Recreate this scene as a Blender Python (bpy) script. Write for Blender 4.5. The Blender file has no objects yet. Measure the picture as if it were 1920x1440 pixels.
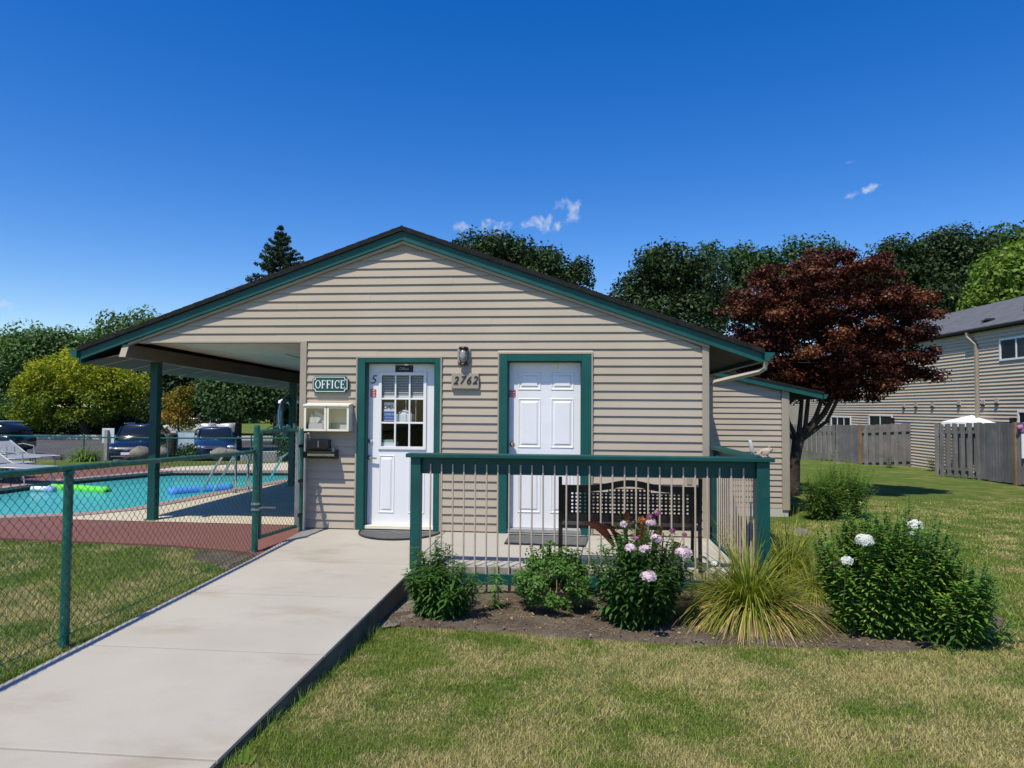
import bpy, bmesh, math, random
import numpy as np
from mathutils import Vector, Matrix
from mathutils.geometry import tessellate_polygon
random.seed(7); rng = np.random.default_rng(11)
S = bpy.context.scene; COL = S.collection
PI = math.pi
# ------------------------------------------------------------------ camera, sky, sun, exposure
YAW, PITCH, ROLL, FPX = math.radians(5.4), math.radians(2.0), math.radians(.38), 1280.0
CAM = Vector((0, -8.42, 1.54))
cd = bpy.data.cameras.new('camera'); cam = bpy.data.objects.new('camera', cd); COL.objects.link(cam)
cd.sensor_width = 36; cd.lens = 36 * FPX / 1920; cd.clip_start = .05; cd.clip_end = 2000
_f = Vector((-math.sin(YAW) * math.cos(PITCH), math.cos(YAW) * math.cos(PITCH), math.sin(PITCH)))
_r = Vector((math.cos(YAW), math.sin(YAW), 0)); _u = _r.cross(_f)
_r2 = _r * math.cos(ROLL) + _u * math.sin(ROLL); _u2 = _u * math.cos(ROLL) - _r * math.sin(ROLL)
m = Matrix((_r2, _u2, -_f)).transposed().to_4x4(); m.translation = CAM
cam.matrix_world = m; S.camera = cam
SUN_AZ = math.atan2(.25, .47)            # sun stands in front of the facade, left of its normal
SUN_EL = math.atan(1 / math.hypot(.25, .47))
W = bpy.data.worlds.new('World'); S.world = W; W.use_nodes = True
sun = bpy.data.lights.new('sun', 'SUN'); sun.energy = 5.0; sun.angle = math.radians(.53); sun.color = (1, .925, .76)
so = bpy.data.objects.new('sun', sun); COL.objects.link(so)
so.rotation_euler = Vector((.25, .47, -1)).to_track_quat('-Z', 'Y').to_euler(); so.location = (-3, -12, 20)
S.cycles.diffuse_bounces = 1; S.cycles.max_bounces = 8; S.cycles.transparent_max_bounces = 16
S.view_settings.view_transform = 'Standard'; S.view_settings.look = 'None'
S.view_settings.gamma = 1; S.view_settings.exposure = 0; S.view_settings.use_curve_mapping = False
wt = W.node_tree; wt.nodes.clear()
def wn(t, **k):
    n = wt.nodes.new(t)
    for a, b in k.items(): setattr(n, a, b)
    return n
sky = wn('ShaderNodeTexSky', sky_type='NISHITA', sun_disc=False, sun_elevation=SUN_EL,
         sun_rotation=math.atan2(-.25, -.47) % (2 * PI), altitude=100, air_density=1.0, dust_density=.35, ozone_density=2.2)
hs = wn('ShaderNodeHueSaturation'); hs.inputs['Value'].default_value = 1.62; hs.inputs['Saturation'].default_value = 1.46; hs.inputs['Hue'].default_value = .515
wt.links.new(sky.outputs[0], hs.inputs['Color'])
geo = wn('ShaderNodeNewGeometry'); cur = hs.outputs[0]
cn = wn('ShaderNodeTexNoise'); cn.inputs['Scale'].default_value = 55; cn.inputs['Detail'].default_value = 6; cn.inputs['Roughness'].default_value = .6
wt.links.new(geo.outputs['Position'], cn.inputs['Vector'])
def wmath(op, a, b=None):
    n = wn('ShaderNodeMath', operation=op)
    for i, v in enumerate((a, b)):
        if v is None: continue
        if isinstance(v, (int, float)): n.inputs[i].default_value = v
        else: wt.links.new(v, n.inputs[i])
    return n.outputs[0]
def wdot(v):
    n = wn('ShaderNodeVectorMath', operation='DOT_PRODUCT'); wt.links.new(geo.outputs['Position'], n.inputs[0]); n.inputs[1].default_value = v
    return n.outputs['Value']
def pixdir(x, y): return (_r2 * ((x - 960) / FPX) - _u2 * ((y - 720) / FPX) + _f).normalized()
# small fair-weather clouds low in the north: direction, half width, half height (radians), opacity
for cx, cy, sw, sh, op in ((1016, 419, .034, .014, .9), (1056, 384, .026, .010, .6), (1078, 405, .013, .011, .55), (930, 425, .024, .012, .8),
                           (870, 428, .014, .009, .6), (1618, 357, .028, .0075, .85), (4, 572, .014, .008, .6), (1598, 303, .008, .003, .25)):
    d = pixdir(cx, cy); a = d.cross(Vector((0, 0, 1))).normalized(); b = a.cross(d).normalized()
    if cx == 1618: a = (a * .97 + b * .22).normalized(); b = a.cross(d).normalized()
    u = wmath('DIVIDE', wdot(a), sw); v = wmath('DIVIDE', wdot(b), sh)
    r2 = wmath('ADD', wmath('MULTIPLY', u, u), wmath('MULTIPLY', v, v))
    k = wmath('SUBTRACT', wmath('MULTIPLY', cn.outputs[0], 3.6), wmath('ADD', wmath('MULTIPLY', r2, .75), 1.15))
    k = wmath('MULTIPLY', k, wmath('GREATER_THAN', wdot(d), .5))
    mr = wn('ShaderNodeMapRange', interpolation_type='SMOOTHSTEP'); wt.links.new(k, mr.inputs[0])
    mr.inputs[1].default_value = 0; mr.inputs[2].default_value = 1.15; mr.inputs[4].default_value = op * .85
    mx = wn('ShaderNodeMix', data_type='RGBA'); wt.links.new(mr.outputs[0], mx.inputs[0]); wt.links.new(cur, mx.inputs[6])
    mx.inputs[7].default_value = (7.2, 7.6, 8.4, 1); cur = mx.outputs[2]
bg = wn('ShaderNodeBackground'); bg.inputs['Strength'].default_value = .1
wo = wn('ShaderNodeOutputWorld'); wt.links.new(cur, bg.inputs[0]); wt.links.new(bg.outputs[0], wo.inputs[0])

# ------------------------------------------------------------------ helpers
def at(px, d, z=0.0):
    """plan position of something seen at column px at forward distance d"""
    xc = (px - 960) / FPX * d
    return (xc * math.cos(YAW) - d * math.sin(YAW), CAM.y + xc * math.sin(YAW) + d * math.cos(YAW), z)
BASE = {}
def thing(name, label, cat, loc=(0, 0, 0), rotz=0, group=None, kind=None):
    o = bpy.data.objects.new(name, None); o.empty_display_size = .2; COL.objects.link(o)
    o.location = loc; o.rotation_euler = (0, 0, rotz); tag(o, label, cat, group, kind)
    BASE[o.name] = Matrix.Translation(loc) @ Matrix.Rotation(rotz, 4, 'Z')
    return o
def tag(o, label=None, cat=None, group=None, kind=None):
    for k, v in (('label', label), ('category', cat), ('group', group), ('kind', kind)):
        if v: o[k] = v
    return o
def link(name, me, mat, parent=None, local=False):
    o = bpy.data.objects.new(name, me); COL.objects.link(o)
    if mat is not None and len(me.materials) == 0: me.materials.append(mat)
    if parent is not None:
        b = BASE.get(parent.name, Matrix.Identity(4))
        if not local: me.transform(b.inverted())
        o.parent = parent; BASE[o.name] = b
    return o
def copy_tree(o, loc=None, rotz=None, parent=None):
    c = o.copy(); COL.objects.link(c)
    if parent is not None: c.parent = parent
    if loc is not None: c.location = loc
    if rotz is not None: c.rotation_euler = (0, 0, rotz)
    for ch in o.children: copy_tree(ch, parent=c)
    return c
def np_mesh(name, V, T, quads=False, tint=None, smooth=False):
    V = np.asarray(V, dtype=np.float32).reshape(-1, 3); T = np.asarray(T, dtype=np.int32); k = T.shape[1]
    me = bpy.data.meshes.new(name); me.vertices.add(len(V)); me.vertices.foreach_set('co', V.ravel())
    me.loops.add(T.size); me.loops.foreach_set('vertex_index', T.ravel()); me.polygons.add(len(T))
    me.polygons.foreach_set('loop_start', np.arange(0, T.size, k, dtype=np.int32)); me.polygons.foreach_set('loop_total', np.full(len(T), k, dtype=np.int32))
    me.update(calc_edges=True)
    if tint is not None:
        a = me.attributes.new('tint', 'FLOAT', 'POINT'); a.data.foreach_set('value', np.asarray(tint, dtype=np.float32))
    if smooth: me.polygons.foreach_set('use_smooth', np.ones(len(T), dtype=bool))
    return me
class MB:
    def __init__(s): s.v = []; s.f = []
    def add(s, vs, fs):
        n = len(s.v); s.v += [tuple(v) for v in vs]; s.f += [tuple(i + n for i in f) for f in fs]; return s
    def box(s, x0, x1, y0, y1, z0, z1):
        vs = [(x, y, z) for z in (z0, z1) for y in (y0, y1) for x in (x0, x1)]
        return s.add(vs, [(0, 2, 3, 1), (4, 5, 7, 6), (0, 1, 5, 4), (2, 6, 7, 3), (0, 4, 6, 2), (1, 3, 7, 5)])
    def hexa(s, vs): return s.add(vs, [(0, 2, 3, 1), (4, 5, 7, 6), (0, 1, 5, 4), (2, 6, 7, 3), (0, 4, 6, 2), (1, 3, 7, 5)])
    def bar(s, a, b, w, h, up=(0, 0, 1)):
        a, b = Vector(a), Vector(b); d = (b - a).normalized(); u = Vector(up); r = d.cross(u)
        if r.length < 1e-4: r = d.cross(Vector((0, 1, 0)))
        r.normalize(); u = r.cross(d)
        vs = [p + r * (sx * w / 2) + u * (sz * h / 2) for sz in (-1, 1) for p in (a, b) for sx in (-1, 1)]
        return s.hexa(vs)
    def prism(s, poly, y0, y1, axis='y'):
        """poly: list of 2D points; extruded along axis"""
        n = len(poly)
        def P(p, t): return {'y': (p[0], t, p[1]), 'x': (t, p[0], p[1]), 'z': (p[0], p[1], t)}[axis]
        vs = [P(p, y0) for p in poly] + [P(p, y1) for p in poly]
        fs = [tuple(range(n)), tuple(range(2 * n - 1, n - 1, -1))] + [(i, i + n, (i + 1) % n + n, (i + 1) % n) for i in range(n)]
        return s.add(vs, fs)
    def tube(s, pts, rad, n=8, caps=True, closed=False):
        pts = [Vector(p) for p in pts]; k = len(pts); rad = rad if hasattr(rad, '__len__') else [rad] * k
        base = len(s.v); ref = None
        for i, p in enumerate(pts):
            if closed: d = pts[(i + 1) % k] - pts[i - 1]
            else: d = pts[min(i + 1, k - 1)] - pts[max(i - 1, 0)]
            d = d.normalized() if d.length > 1e-9 else Vector((0, 0, 1))
            if ref is None: ref = Vector((0, 0, 1)) if abs(d.z) < .9 else Vector((1, 0, 0))
            r = d.cross(ref).normalized(); ref2 = r.cross(d)
            for j in range(n):
                a = 2 * PI * (j + .5) / n; s.v.append(tuple(p + (r * math.cos(a) + ref2 * math.sin(a)) * rad[i]))
        for i in range(k if closed else k - 1):
            for j in range(n):
                a, b = base + i * n, base + ((i + 1) % k) * n
                s.f.append((a + j, a + (j + 1) % n, b + (j + 1) % n, b + j))
        if caps and not closed:
            s.f.append(tuple(base + j for j in range(n))[::-1]); s.f.append(tuple(base + (k - 1) * n + j for j in range(n)))
        return s
    def lathe(s, prof, c, n=16, axis='z'):
        base = len(s.v); k = len(prof)
        for r, h in prof:
            for j in range(n):
                a = 2 * PI * j / n; q = (r * math.cos(a), r * math.sin(a), h)
                if axis == 'y': q = (q[0], q[2], q[1])
                if axis == 'x': q = (q[2], q[0], q[1])
                s.v.append((c[0] + q[0], c[1] + q[1], c[2] + q[2]))
        for i in range(k - 1):
            for j in range(n): s.f.append((base + i * n + j, base + i * n + (j + 1) % n, base + (i + 1) * n + (j + 1) % n, base + (i + 1) * n + j))
        s.f.append(tuple(base + j for j in range(n))[::-1]); s.f.append(tuple(base + (k - 1) * n + j for j in range(n)))
        return s
    def blob(s, c, r, n=10, m_=7, jit=0):
        prof = []
        base = len(s.v)
        for i in range(m_ + 1):
            t = PI * i / m_
            for j in range(n):
                a = 2 * PI * j / n; q = 1 + jit * (random.random() - .5)
                s.v.append((c[0] + r[0] * math.sin(t) * math.cos(a) * q, c[1] + r[1] * math.sin(t) * math.sin(a) * q, c[2] + r[2] * math.cos(t) * q))
        for i in range(m_):
            for j in range(n): s.f.append((base + i * n + j, base + (i + 1) * n + j, base + (i + 1) * n + (j + 1) % n, base + i * n + (j + 1) % n))
        return s
    def build(s, name, mat, parent=None, bevel=0, smooth=False, local=False, seg=2, merge=False):
        me = bpy.data.meshes.new(name); me.from_pydata(s.v, [], s.f)
        bm = bmesh.new(); bm.from_mesh(me)
        if merge: bmesh.ops.remove_doubles(bm, verts=bm.verts, dist=1e-4)
        bmesh.ops.recalc_face_normals(bm, faces=bm.faces)
        if bevel: bmesh.ops.bevel(bm, geom=bm.edges[:], offset=bevel, segments=seg, profile=.6, affect='EDGES', clamp_overlap=True)
        bm.to_mesh(me); bm.free()
        if smooth: me.polygons.foreach_set('use_smooth', [True] * len(me.polygons))
        return link(name, me, mat, parent, local)
def text_mesh(txt, size, loc, depth=.004, shear=0, sx=1, bold=0):
    """lettering standing upright, facing -y; loc is its centre"""
    c = bpy.data.curves.new('lettering', 'FONT'); c.body = txt; c.size = size; c.extrude = depth / 2; c.shear = shear; c.offset = bold
    c.align_x = 'CENTER'; c.align_y = 'CENTER'
    o = bpy.data.objects.new('lettering', c); me = bpy.data.meshes.new_from_object(o); bpy.data.objects.remove(o)
    me.transform(Matrix.Translation(loc) @ Matrix.Rotation(PI / 2, 4, 'X') @ Matrix.Diagonal((sx, 1, 1, 1)))
    return me

# ------------------------------------------------------------------ materials
def new_mat(name):
    mt = bpy.data.materials.new(name); mt.use_nodes = True; nt = mt.node_tree; b = nt.nodes['Principled BSDF']; return mt, nt, b
def nd(nt, t, **k):
    n = nt.nodes.new(t)
    for a, b in k.items(): setattr(n, a, b)
    return n
def mixc(nt, fac, a, b, bt='MIX'):
    n = nd(nt, 'ShaderNodeMix', data_type='RGBA', blend_type=bt)
    for i, v in ((0, fac), (6, a), (7, b)):
        if isinstance(v, (int, float)): n.inputs[i].default_value = v
        elif isinstance(v, tuple): n.inputs[i].default_value = (*v[:3], 1)
        else: nt.links.new(v, n.inputs[i])
    return n.outputs[2]
def noise(nt, scale, detail=4, rough=.55, vec=None, w=None):
    n = nd(nt, 'ShaderNodeTexNoise'); n.inputs['Scale'].default_value = scale; n.inputs['Detail'].default_value = detail; n.inputs['Roughness'].default_value = rough
    if vec is None:
        g = nd(nt, 'ShaderNodeNewGeometry'); vec = g.outputs['Position']
    nt.links.new(vec, n.inputs['Vector']); return n.outputs[0]
def stretch(nt, s):
    g = nd(nt, 'ShaderNodeNewGeometry'); mp = nd(nt, 'ShaderNodeVectorMath', operation='MULTIPLY'); nt.links.new(g.outputs['Position'], mp.inputs[0]); mp.inputs[1].default_value = s
    return mp.outputs[0]
def ramp(nt, v, lo, hi, a=0., b=1.):
    n = nd(nt, 'ShaderNodeMapRange', interpolation_type='SMOOTHSTEP'); nt.links.new(v, n.inputs[0]); n.inputs[1].default_value = lo; n.inputs[2].default_value = hi
    n.inputs[3].default_value = a; n.inputs[4].default_value = b; return n.outputs[0]
def bump(nt, b, h, dist, strength=1.):
    n = nd(nt, 'ShaderNodeBump'); n.inputs['Strength'].default_value = strength; n.inputs['Distance'].default_value = dist
    nt.links.new(h, n.inputs['Height']); nt.links.new(n.outputs[0], b.inputs['Normal'])
def paint(name, col, rough=.55, var=.12, scale=3, dirt=None, dirt_amt=.3, bscale=60, bd=.0006, metal=0, objvar=0, spec=.5, grain=None):
    mt, nt, b = new_mat(name)
    n1 = noise(nt, scale, 5); lo = tuple(c * (1 - var) for c in col); hi = tuple(min(c * (1 + var), 1) for c in col)
    c = mixc(nt, ramp(nt, n1, .3, .7), lo, hi)
    if objvar:
        oi = nd(nt, 'ShaderNodeObjectInfo'); c = mixc(nt, ramp(nt, oi.outputs['Random'], 0, 1, 0, objvar), c, tuple(x * .55 for x in col))
    if dirt:
        n2 = noise(nt, scale * 2.3, 8, .7); c = mixc(nt, ramp(nt, n2, .52, .75, 0, dirt_amt), c, dirt)
    if grain:
        n3 = noise(nt, 1, 5, .65, vec=stretch(nt, grain)); c = mixc(nt, ramp(nt, n3, .35, .7, 0, .5), c, tuple(x * .55 for x in col))
    nt.links.new(c, b.inputs['Base Color']); b.inputs['Roughness'].default_value = rough; b.inputs['Metallic'].default_value = metal; b.inputs['Specular IOR Level'].default_value = spec
    if bd: bump(nt, b, noise(nt, bscale, 3), bd)
    return mt
M = {}
M['siding'] = paint('vinyl_siding', (.435, .37, .295), .55, .05, .8, dirt=(.36, .31, .25), dirt_amt=.2, bscale=25, bd=.0005, objvar=.06, spec=.3)
M['siding2'] = paint('house_vinyl_siding', (.56, .46, .34), .55, .05, .8, spec=.3)
M['tan'] = paint('tan_trim', (.36, .315, .25), .55, .07, 2, dirt=(.25, .2, .15), dirt_amt=.2, spec=.3)
M['beam'] = paint('shade_dark_beam', (.19, .16, .13), .7, .1, 2, dirt=(.2, .16, .12), dirt_amt=.25, spec=.3)  # tan paint darkened, shade under the roof put into the colour
M['green'] = paint('green_trim', (.0035, .082, .074), .5, .12, 4, dirt=(.03, .10, .09), dirt_amt=.35, spec=.4)
M['greendark'] = paint('green_rail_paint', (.003, .066, .060), .5, .16, 3, dirt=(.12, .2, .17), dirt_amt=.16, spec=.4)
M['fgreen'] = paint('chipped_green_enamel', (.007, .10, .08), .38, .2, 9, dirt=(.22, .28, .25), dirt_amt=.5, spec=.5)
M['gwire'] = paint('green_wire', (.01, .085, .07), .45, .2, 9, dirt=(.15, .19, .17), dirt_amt=.8, spec=.5, bd=0)
M['white'] = paint('white_door_paint', (.80, .81, .84), .4, .02, 3, dirt=(.6, .6, .6), dirt_amt=.12, bd=.0002)
M['mullion'] = paint('white_muntin', (.80, .80, .80), .4, .02, 3, bd=0)
M['cream'] = paint('cream_plastic', (.80, .77, .62), .4, .04, 5, dirt=(.5, .45, .3), dirt_amt=.2)
M['ceil'] = paint('porch_ceiling_paint', (.74, .72, .62), .7, .06, 1.5, dirt=(.35, .33, .28), dirt_amt=.25)
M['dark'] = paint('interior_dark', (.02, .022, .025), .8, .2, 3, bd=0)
M['blackpl'] = paint('black_plastic', (.012, .012, .013), .35, .2, 10, dirt=(.06, .055, .05), dirt_amt=.3)
M['iron'] = paint('bronze_black_iron', (.022, .016, .014), .42, .3, 12, dirt=(.08, .055, .04), dirt_amt=.4, metal=.3)
M['rod'] = paint('tan_baluster', (.50, .41, .32), .5, .08, 6, spec=.4)
M['steel'] = paint('steel', (.62, .63, .64), .22, .1, 8, metal=1, bd=0)
M['galv'] = paint('galvanised_pipe', (.42, .43, .43), .45, .15, 8, metal=.6)
M['brass'] = paint('brass', (.55, .40, .18), .3, .1, 8, metal=1, bd=0)
M['red'] = paint('red_sticker', (.55, .02, .02), .5, .05, 6, bd=0)
M['paper'] = paint('white_paper', (.8, .8, .84), .7, .02, 6, bd=0)
M['blue'] = paint('blue_print', (.02, .12, .5), .5, .02, 6, bd=0)
M['ink'] = paint('black_ink', (.008, .008, .01), .5, .02, 6, bd=0)
M['sign'] = paint('sign_green', (.008, .075, .065), .4, .05, 6)
M['letterw'] = paint('sign_white', (.82, .82, .82), .4, .02, 6, bd=0)
M['stake'] = paint('weathered_plank', (.36, .33, .28), .8, .18, 5, dirt=(.16, .13, .1), dirt_amt=.5, objvar=.35, grain=(30, 30, 3))
M['fenceboard'] = paint('weathered_fence_board', (.20, .19, .185), .85, .2, 2, dirt=(.09, .085, .08), dirt_amt=.6, objvar=.45, grain=(22, 22, 1.5), spec=.2)
M['fencepost'] = paint('brown_fence_post', (.27, .18, .10), .85, .25, 2, dirt=(.12, .09, .06), dirt_amt=.5, grain=(22, 22, 1.5), spec=.2)
M['asphalt'] = paint('asphalt', (.085, .082, .085), .85, .15, .6, dirt=(.13, .125, .12), dirt_amt=.5, bscale=90, bd=.004, spec=.25)
M['roof'] = paint('asphalt_shingle', (.016, .016, .018), .9, .3, 14, dirt=(.035, .035, .037), dirt_amt=.6, bscale=120, bd=.004, spec=.2)
M['hroof'] = paint('grey_house_shingle', (.115, .118, .13), .9, .18, 3, dirt=(.07, .07, .078), dirt_amt=.6, bscale=90, bd=.004, spec=.2)
M['bark'] = paint('bark', (.055, .042, .034), .9, .3, 6, dirt=(.10, .09, .075), dirt_amt=.4, bscale=18, bd=.02, spec=.2, grain=(12, 12, 2))
M['stem'] = paint('green_stem', (.07, .12, .03), .6, .2, 6, bd=0)
M['drystem'] = paint('dry_stem', (.28, .2, .1), .8, .2, 6, bd=0)
M['rock'] = paint('grey_rock', (.17, .155, .13), .9, .3, 4, dirt=(.12, .11, .09), dirt_amt=.6, bscale=20, bd=.02)
M['kerb'] = paint('kerb_concrete', (.48, .46, .42), .9, .1, 1)
M['whitepaint'] = paint('road_paint', (.7, .7, .68), .8, .1, 2)
M['tarp'] = paint('canopy_fabric', (.82, .83, .85), .6, .03, 3, bd=0)
M['pink'] = paint('purple_cloth', (.42, .18, .42), .8, .2, 9)
M['sling'] = paint('grey_sling', (.24, .26, .28), .7, .06, 5)
M['tire'] = paint('tire_rubber', (.02, .02, .02), .8, .1, 5)
M['rope'] = paint('life_ring', (.25, .42, .6), .5, .1, 5)
def carpaint(name, c):
    mt, nt, b = new_mat(name); b.inputs['Base Color'].default_value = (*c, 1); b.inputs['Metallic'].default_value = .35; b.inputs['Roughness'].default_value = .3
    b.inputs['Coat Weight'].default_value = .8; b.inputs['Coat Roughness'].default_value = .06; return mt
M['navy'] = carpaint('dark_navy_car_paint', (.008, .011, .022)); M['bluecar'] = carpaint('blue_car_paint', (.012, .028, .075)); M['whitecar'] = carpaint('white_car_paint', (.7, .7, .7))
M['carglass'] = carpaint('car_glass', (.01, .015, .025)); _b = M['carglass'].node_tree.nodes['Principled BSDF']; _b.inputs['Metallic'].default_value = 0; _b.inputs['Coat Weight'].default_value = .15; _b.inputs['Specular IOR Level'].default_value = .15; _b.inputs['Roughness'].default_value = .12
mt, nt, b = new_mat('headlight_lens'); b.inputs['Base Color'].default_value = (.75, .77, .8, 1); b.inputs['Roughness'].default_value = .12; b.inputs['Metallic'].default_value = .6; M['lens'] = mt
def foam(name, c):
    mt, nt, b = new_mat(name); b.inputs['Base Color'].default_value = (*c, 1); b.inputs['Roughness'].default_value = .6
    b.inputs['Subsurface Weight'].default_value = 0; bump(nt, b, noise(nt, 150, 2), .001); return mt
M['foamg'] = foam('green_foam', (.12, .62, .05)); M['foamb'] = foam('blue_foam', (.06, .25, .75))
# thin window glass: clear with a mirror-like film
def glass(name, tint=(.9, .95, .95), refl=.12):
    mt, nt, b = new_mat(name); nt.nodes.remove(b); out = nt.nodes['Material Output']
    t = nd(nt, 'ShaderNodeBsdfTransparent'); t.inputs[0].default_value = (*tint, 1); g = nd(nt, 'ShaderNodeBsdfGlossy'); g.inputs['Roughness'].default_value = .01
    lw = nd(nt, 'ShaderNodeFresnel'); lw.inputs[0].default_value = 1.5; a = nd(nt, 'ShaderNodeMath', operation='ADD'); bk = nd(nt, 'ShaderNodeNewGeometry'); iv = nd(nt, 'ShaderNodeMath', operation='SUBTRACT'); iv.inputs[0].default_value = 1; nt.links.new(bk.outputs['Backfacing'], iv.inputs[1]); ml = nd(nt, 'ShaderNodeMath', operation='MULTIPLY'); nt.links.new(lw.outputs[0], ml.inputs[0]); nt.links.new(iv.outputs[0], ml.inputs[1]); nt.links.new(ml.outputs[0], a.inputs[0]); a.inputs[1].default_value = refl
    mx = nd(nt, 'ShaderNodeMixShader'); nt.links.new(a.outputs[0], mx.inputs[0]); nt.links.new(t.outputs[0], mx.inputs[1]); nt.links.new(g.outputs[0], mx.inputs[2]); nt.links.new(mx.outputs[0], out.inputs[0]); return mt
M['glass'] = glass('window_glass', (.92, .94, .94), .0); M['clear'] = glass('clear_acrylic', (.93, .93, .9), .05)
mt, nt, b = new_mat('lamp_glass'); b.inputs['Base Color'].default_value = (.27, .28, .29, 1); b.inputs['Roughness'].default_value = .12; b.inputs['Coat Weight'].default_value = .6; M['lampglass'] = mt
# concrete walk
def concrete(name, col, stain, s=1., joint=True):
    mt, nt, b = new_mat(name)
    c = mixc(nt, ramp(nt, noise(nt, .9, 6, .6), .35, .7), tuple(x * .93 for x in col), tuple(x * 1.04 for x in col))
    c = mixc(nt, ramp(nt, noise(nt, 1.25, 7, .62, vec=stretch(nt, (.8, 1.5, 1))), .50, .74, 0, .62 * s), c, stain)
    c = mixc(nt, ramp(nt, noise(nt, 7, 8, .7), .6, .8, 0, .18 * s), c, tuple(x * .6 for x in col))
    c = mixc(nt, ramp(nt, noise(nt, 160, 2, .7), .3, .75, .2, 0), c, tuple(x * .5 for x in col))
    c = mixc(nt, ramp(nt, noise(nt, 26, 6, .8), .66, .72, 0, .35), c, tuple(x * .45 for x in col))
    nt.links.new(c, b.inputs['Base Color']); b.inputs['Roughness'].default_value = .88; b.inputs['Specular IOR Level'].default_value = .25
    bump(nt, b, noise(nt, 130, 4, .7), .0016); return mt
M['concrete'] = concrete('broom_concrete', (.445, .415, .355), (.31, .25, .18), 1.0); M['porchc'] = concrete('porch_concrete', (.43, .41, .36), (.36, .31, .25), .8)
M['creamc'] = concrete('cream_deck_concrete', (.56, .50, .385), (.4, .34, .26), .7); M['reddeck'] = concrete('red_painted_concrete', (.20, .085, .070), (.2, .115, .1), 1.)
M['coping'] = concrete('pool_coping', (.33, .25, .225), (.2, .17, .16), 1.)
def ground_col(nt):
    g = nd(nt, 'ShaderNodeNewGeometry')
    big = noise(nt, .55, 4, .6); mid = noise(nt, 2.2, 5, .65)
    add = nd(nt, 'ShaderNodeMath', operation='ADD'); nt.links.new(big, add.inputs[0]); nt.links.new(mid, add.inputs[1])
    sp = nd(nt, 'ShaderNodeSeparateXYZ'); nt.links.new(g.outputs['Position'], sp.inputs[0]); dr = ramp(nt, sp.outputs[1], -4.2, -1.5, .06, -.10); ad2 = nd(nt, 'ShaderNodeMath', operation='ADD'); nt.links.new(add.outputs[0], ad2.inputs[0]); nt.links.new(dr, ad2.inputs[1])
    return g, ramp(nt, ad2.outputs[0], .82, 1.22), noise(nt, .9, 3)
# lawn sheet
mt, nt, b = new_mat('lawn_soil'); g, k, k2 = ground_col(nt)
far = mixc(nt, k, (.11, .185, .028), (.30, .28, .09))
far = mixc(nt, ramp(nt, noise(nt, 45, 4, .8), .3, .75, .6, 0), far, (.055, .08, .022))
far = mixc(nt, ramp(nt, noise(nt, 9, 4, .7), .4, .75, 0, .35), far, (.16, .17, .06))
nt.links.new(far, b.inputs['Base Color']); b.inputs['Roughness'].default_value = 1; b.inputs['Specular IOR Level'].default_value = .1
bump(nt, b, noise(nt, 70, 4, .8), .03); M['lawn'] = mt
# grass blades
mt, nt, b = new_mat('grass_blades'); g, k, k2 = ground_col(nt); at_ = nd(nt, 'ShaderNodeAttribute', attribute_name='tint')
gr = mixc(nt, ramp(nt, k2, .35, .65), (.16, .25, .035), (.25, .32, .05)); st = mixc(nt, at_.outputs['Fac'], (.46, .40, .14), (.68, .57, .28))
sm = nd(nt, 'ShaderNodeMath', operation='MULTIPLY_ADD'); nt.links.new(at_.outputs['Fac'], sm.inputs[0]); sm.inputs[1].default_value = .8; nt.links.new(k, sm.inputs[2])
c = mixc(nt, ramp(nt, sm.outputs[0], .42, 1.42), gr, st)
nt.links.new(c, b.inputs['Base Color']); b.inputs['Roughness'].default_value = .6; b.inputs['Specular IOR Level'].default_value = .2
tr = nd(nt, 'ShaderNodeBsdfTranslucent'); nt.links.new(c, tr.inputs[0]); ms = nd(nt, 'ShaderNodeMixShader'); ms.inputs[0].default_value = .3
nt.links.new(b.outputs[0], ms.inputs[1]); nt.links.new(tr.outputs[0], ms.inputs[2]); nt.links.new(ms.outputs[0], nt.nodes['Material Output'].inputs[0]); M['grass'] = mt
# bed soil
mt, nt, b = new_mat('bed_soil'); c = mixc(nt, ramp(nt, noise(nt, 2.5, 6, .65), .35, .7), (.15, .115, .085), (.27, .22, .165))
c = mixc(nt, ramp(nt, noise(nt, 60, 5, .8), .5, .75, 0, .7), c, (.34, .28, .21)); c = mixc(nt, ramp(nt, noise(nt, 30, 5, .8), .5, .7, .0, .6), c, (.08, .062, .045))
nt.links.new(c, b.inputs['Base Color']); b.inputs['Roughness'].default_value = 1; b.inputs['Specular IOR Level'].default_value = .1; bump(nt, b, noise(nt, 45, 6, .8), .05); M['soil'] = mt
def foliage(name, a, b_, trans=.35, rough=.55, c3=None):
    mt, nt, b = new_mat(name); t = nd(nt, 'ShaderNodeAttribute', attribute_name='tint')
    c = mixc(nt, t.outputs['Fac'], a, b_)
    if c3: c = mixc(nt, ramp(nt, t.outputs['Fac'], .82, .98), c, c3)
    nt.links.new(c, b.inputs['Base Color']); b.inputs['Roughness'].default_value = rough; b.inputs['Specular IOR Level'].default_value = .3
    tr = nd(nt, 'ShaderNodeBsdfTranslucent'); nt.links.new(mixc(nt, 1., c, (1.0, 1.15, .5), 'MULTIPLY'), tr.inputs[0]); ms = nd(nt, 'ShaderNodeMixShader'); ms.inputs[0].default_value = trans
    nt.links.new(b.outputs[0], ms.inputs[1]); nt.links.new(tr.outputs[0], ms.inputs[2]); nt.links.new(ms.outputs[0], nt.nodes['Material Output'].inputs[0]); return mt
L = {}
L['oak'] = foliage('oak_leaves', (.009, .026, .008), (.038, .074, .018), .22); L['oak2'] = foliage('oak_leaves_light', (.016, .046, .010), (.055, .115, .022), .25)
L['bright'] = foliage('bright_leaves', (.09, .17, .02), (.20, .30, .045)); L['maple'] = foliage('red_maple_leaves', (.022, .006, .005), (.105, .020, .010), .2, c3=(.19, .07, .025))
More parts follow.
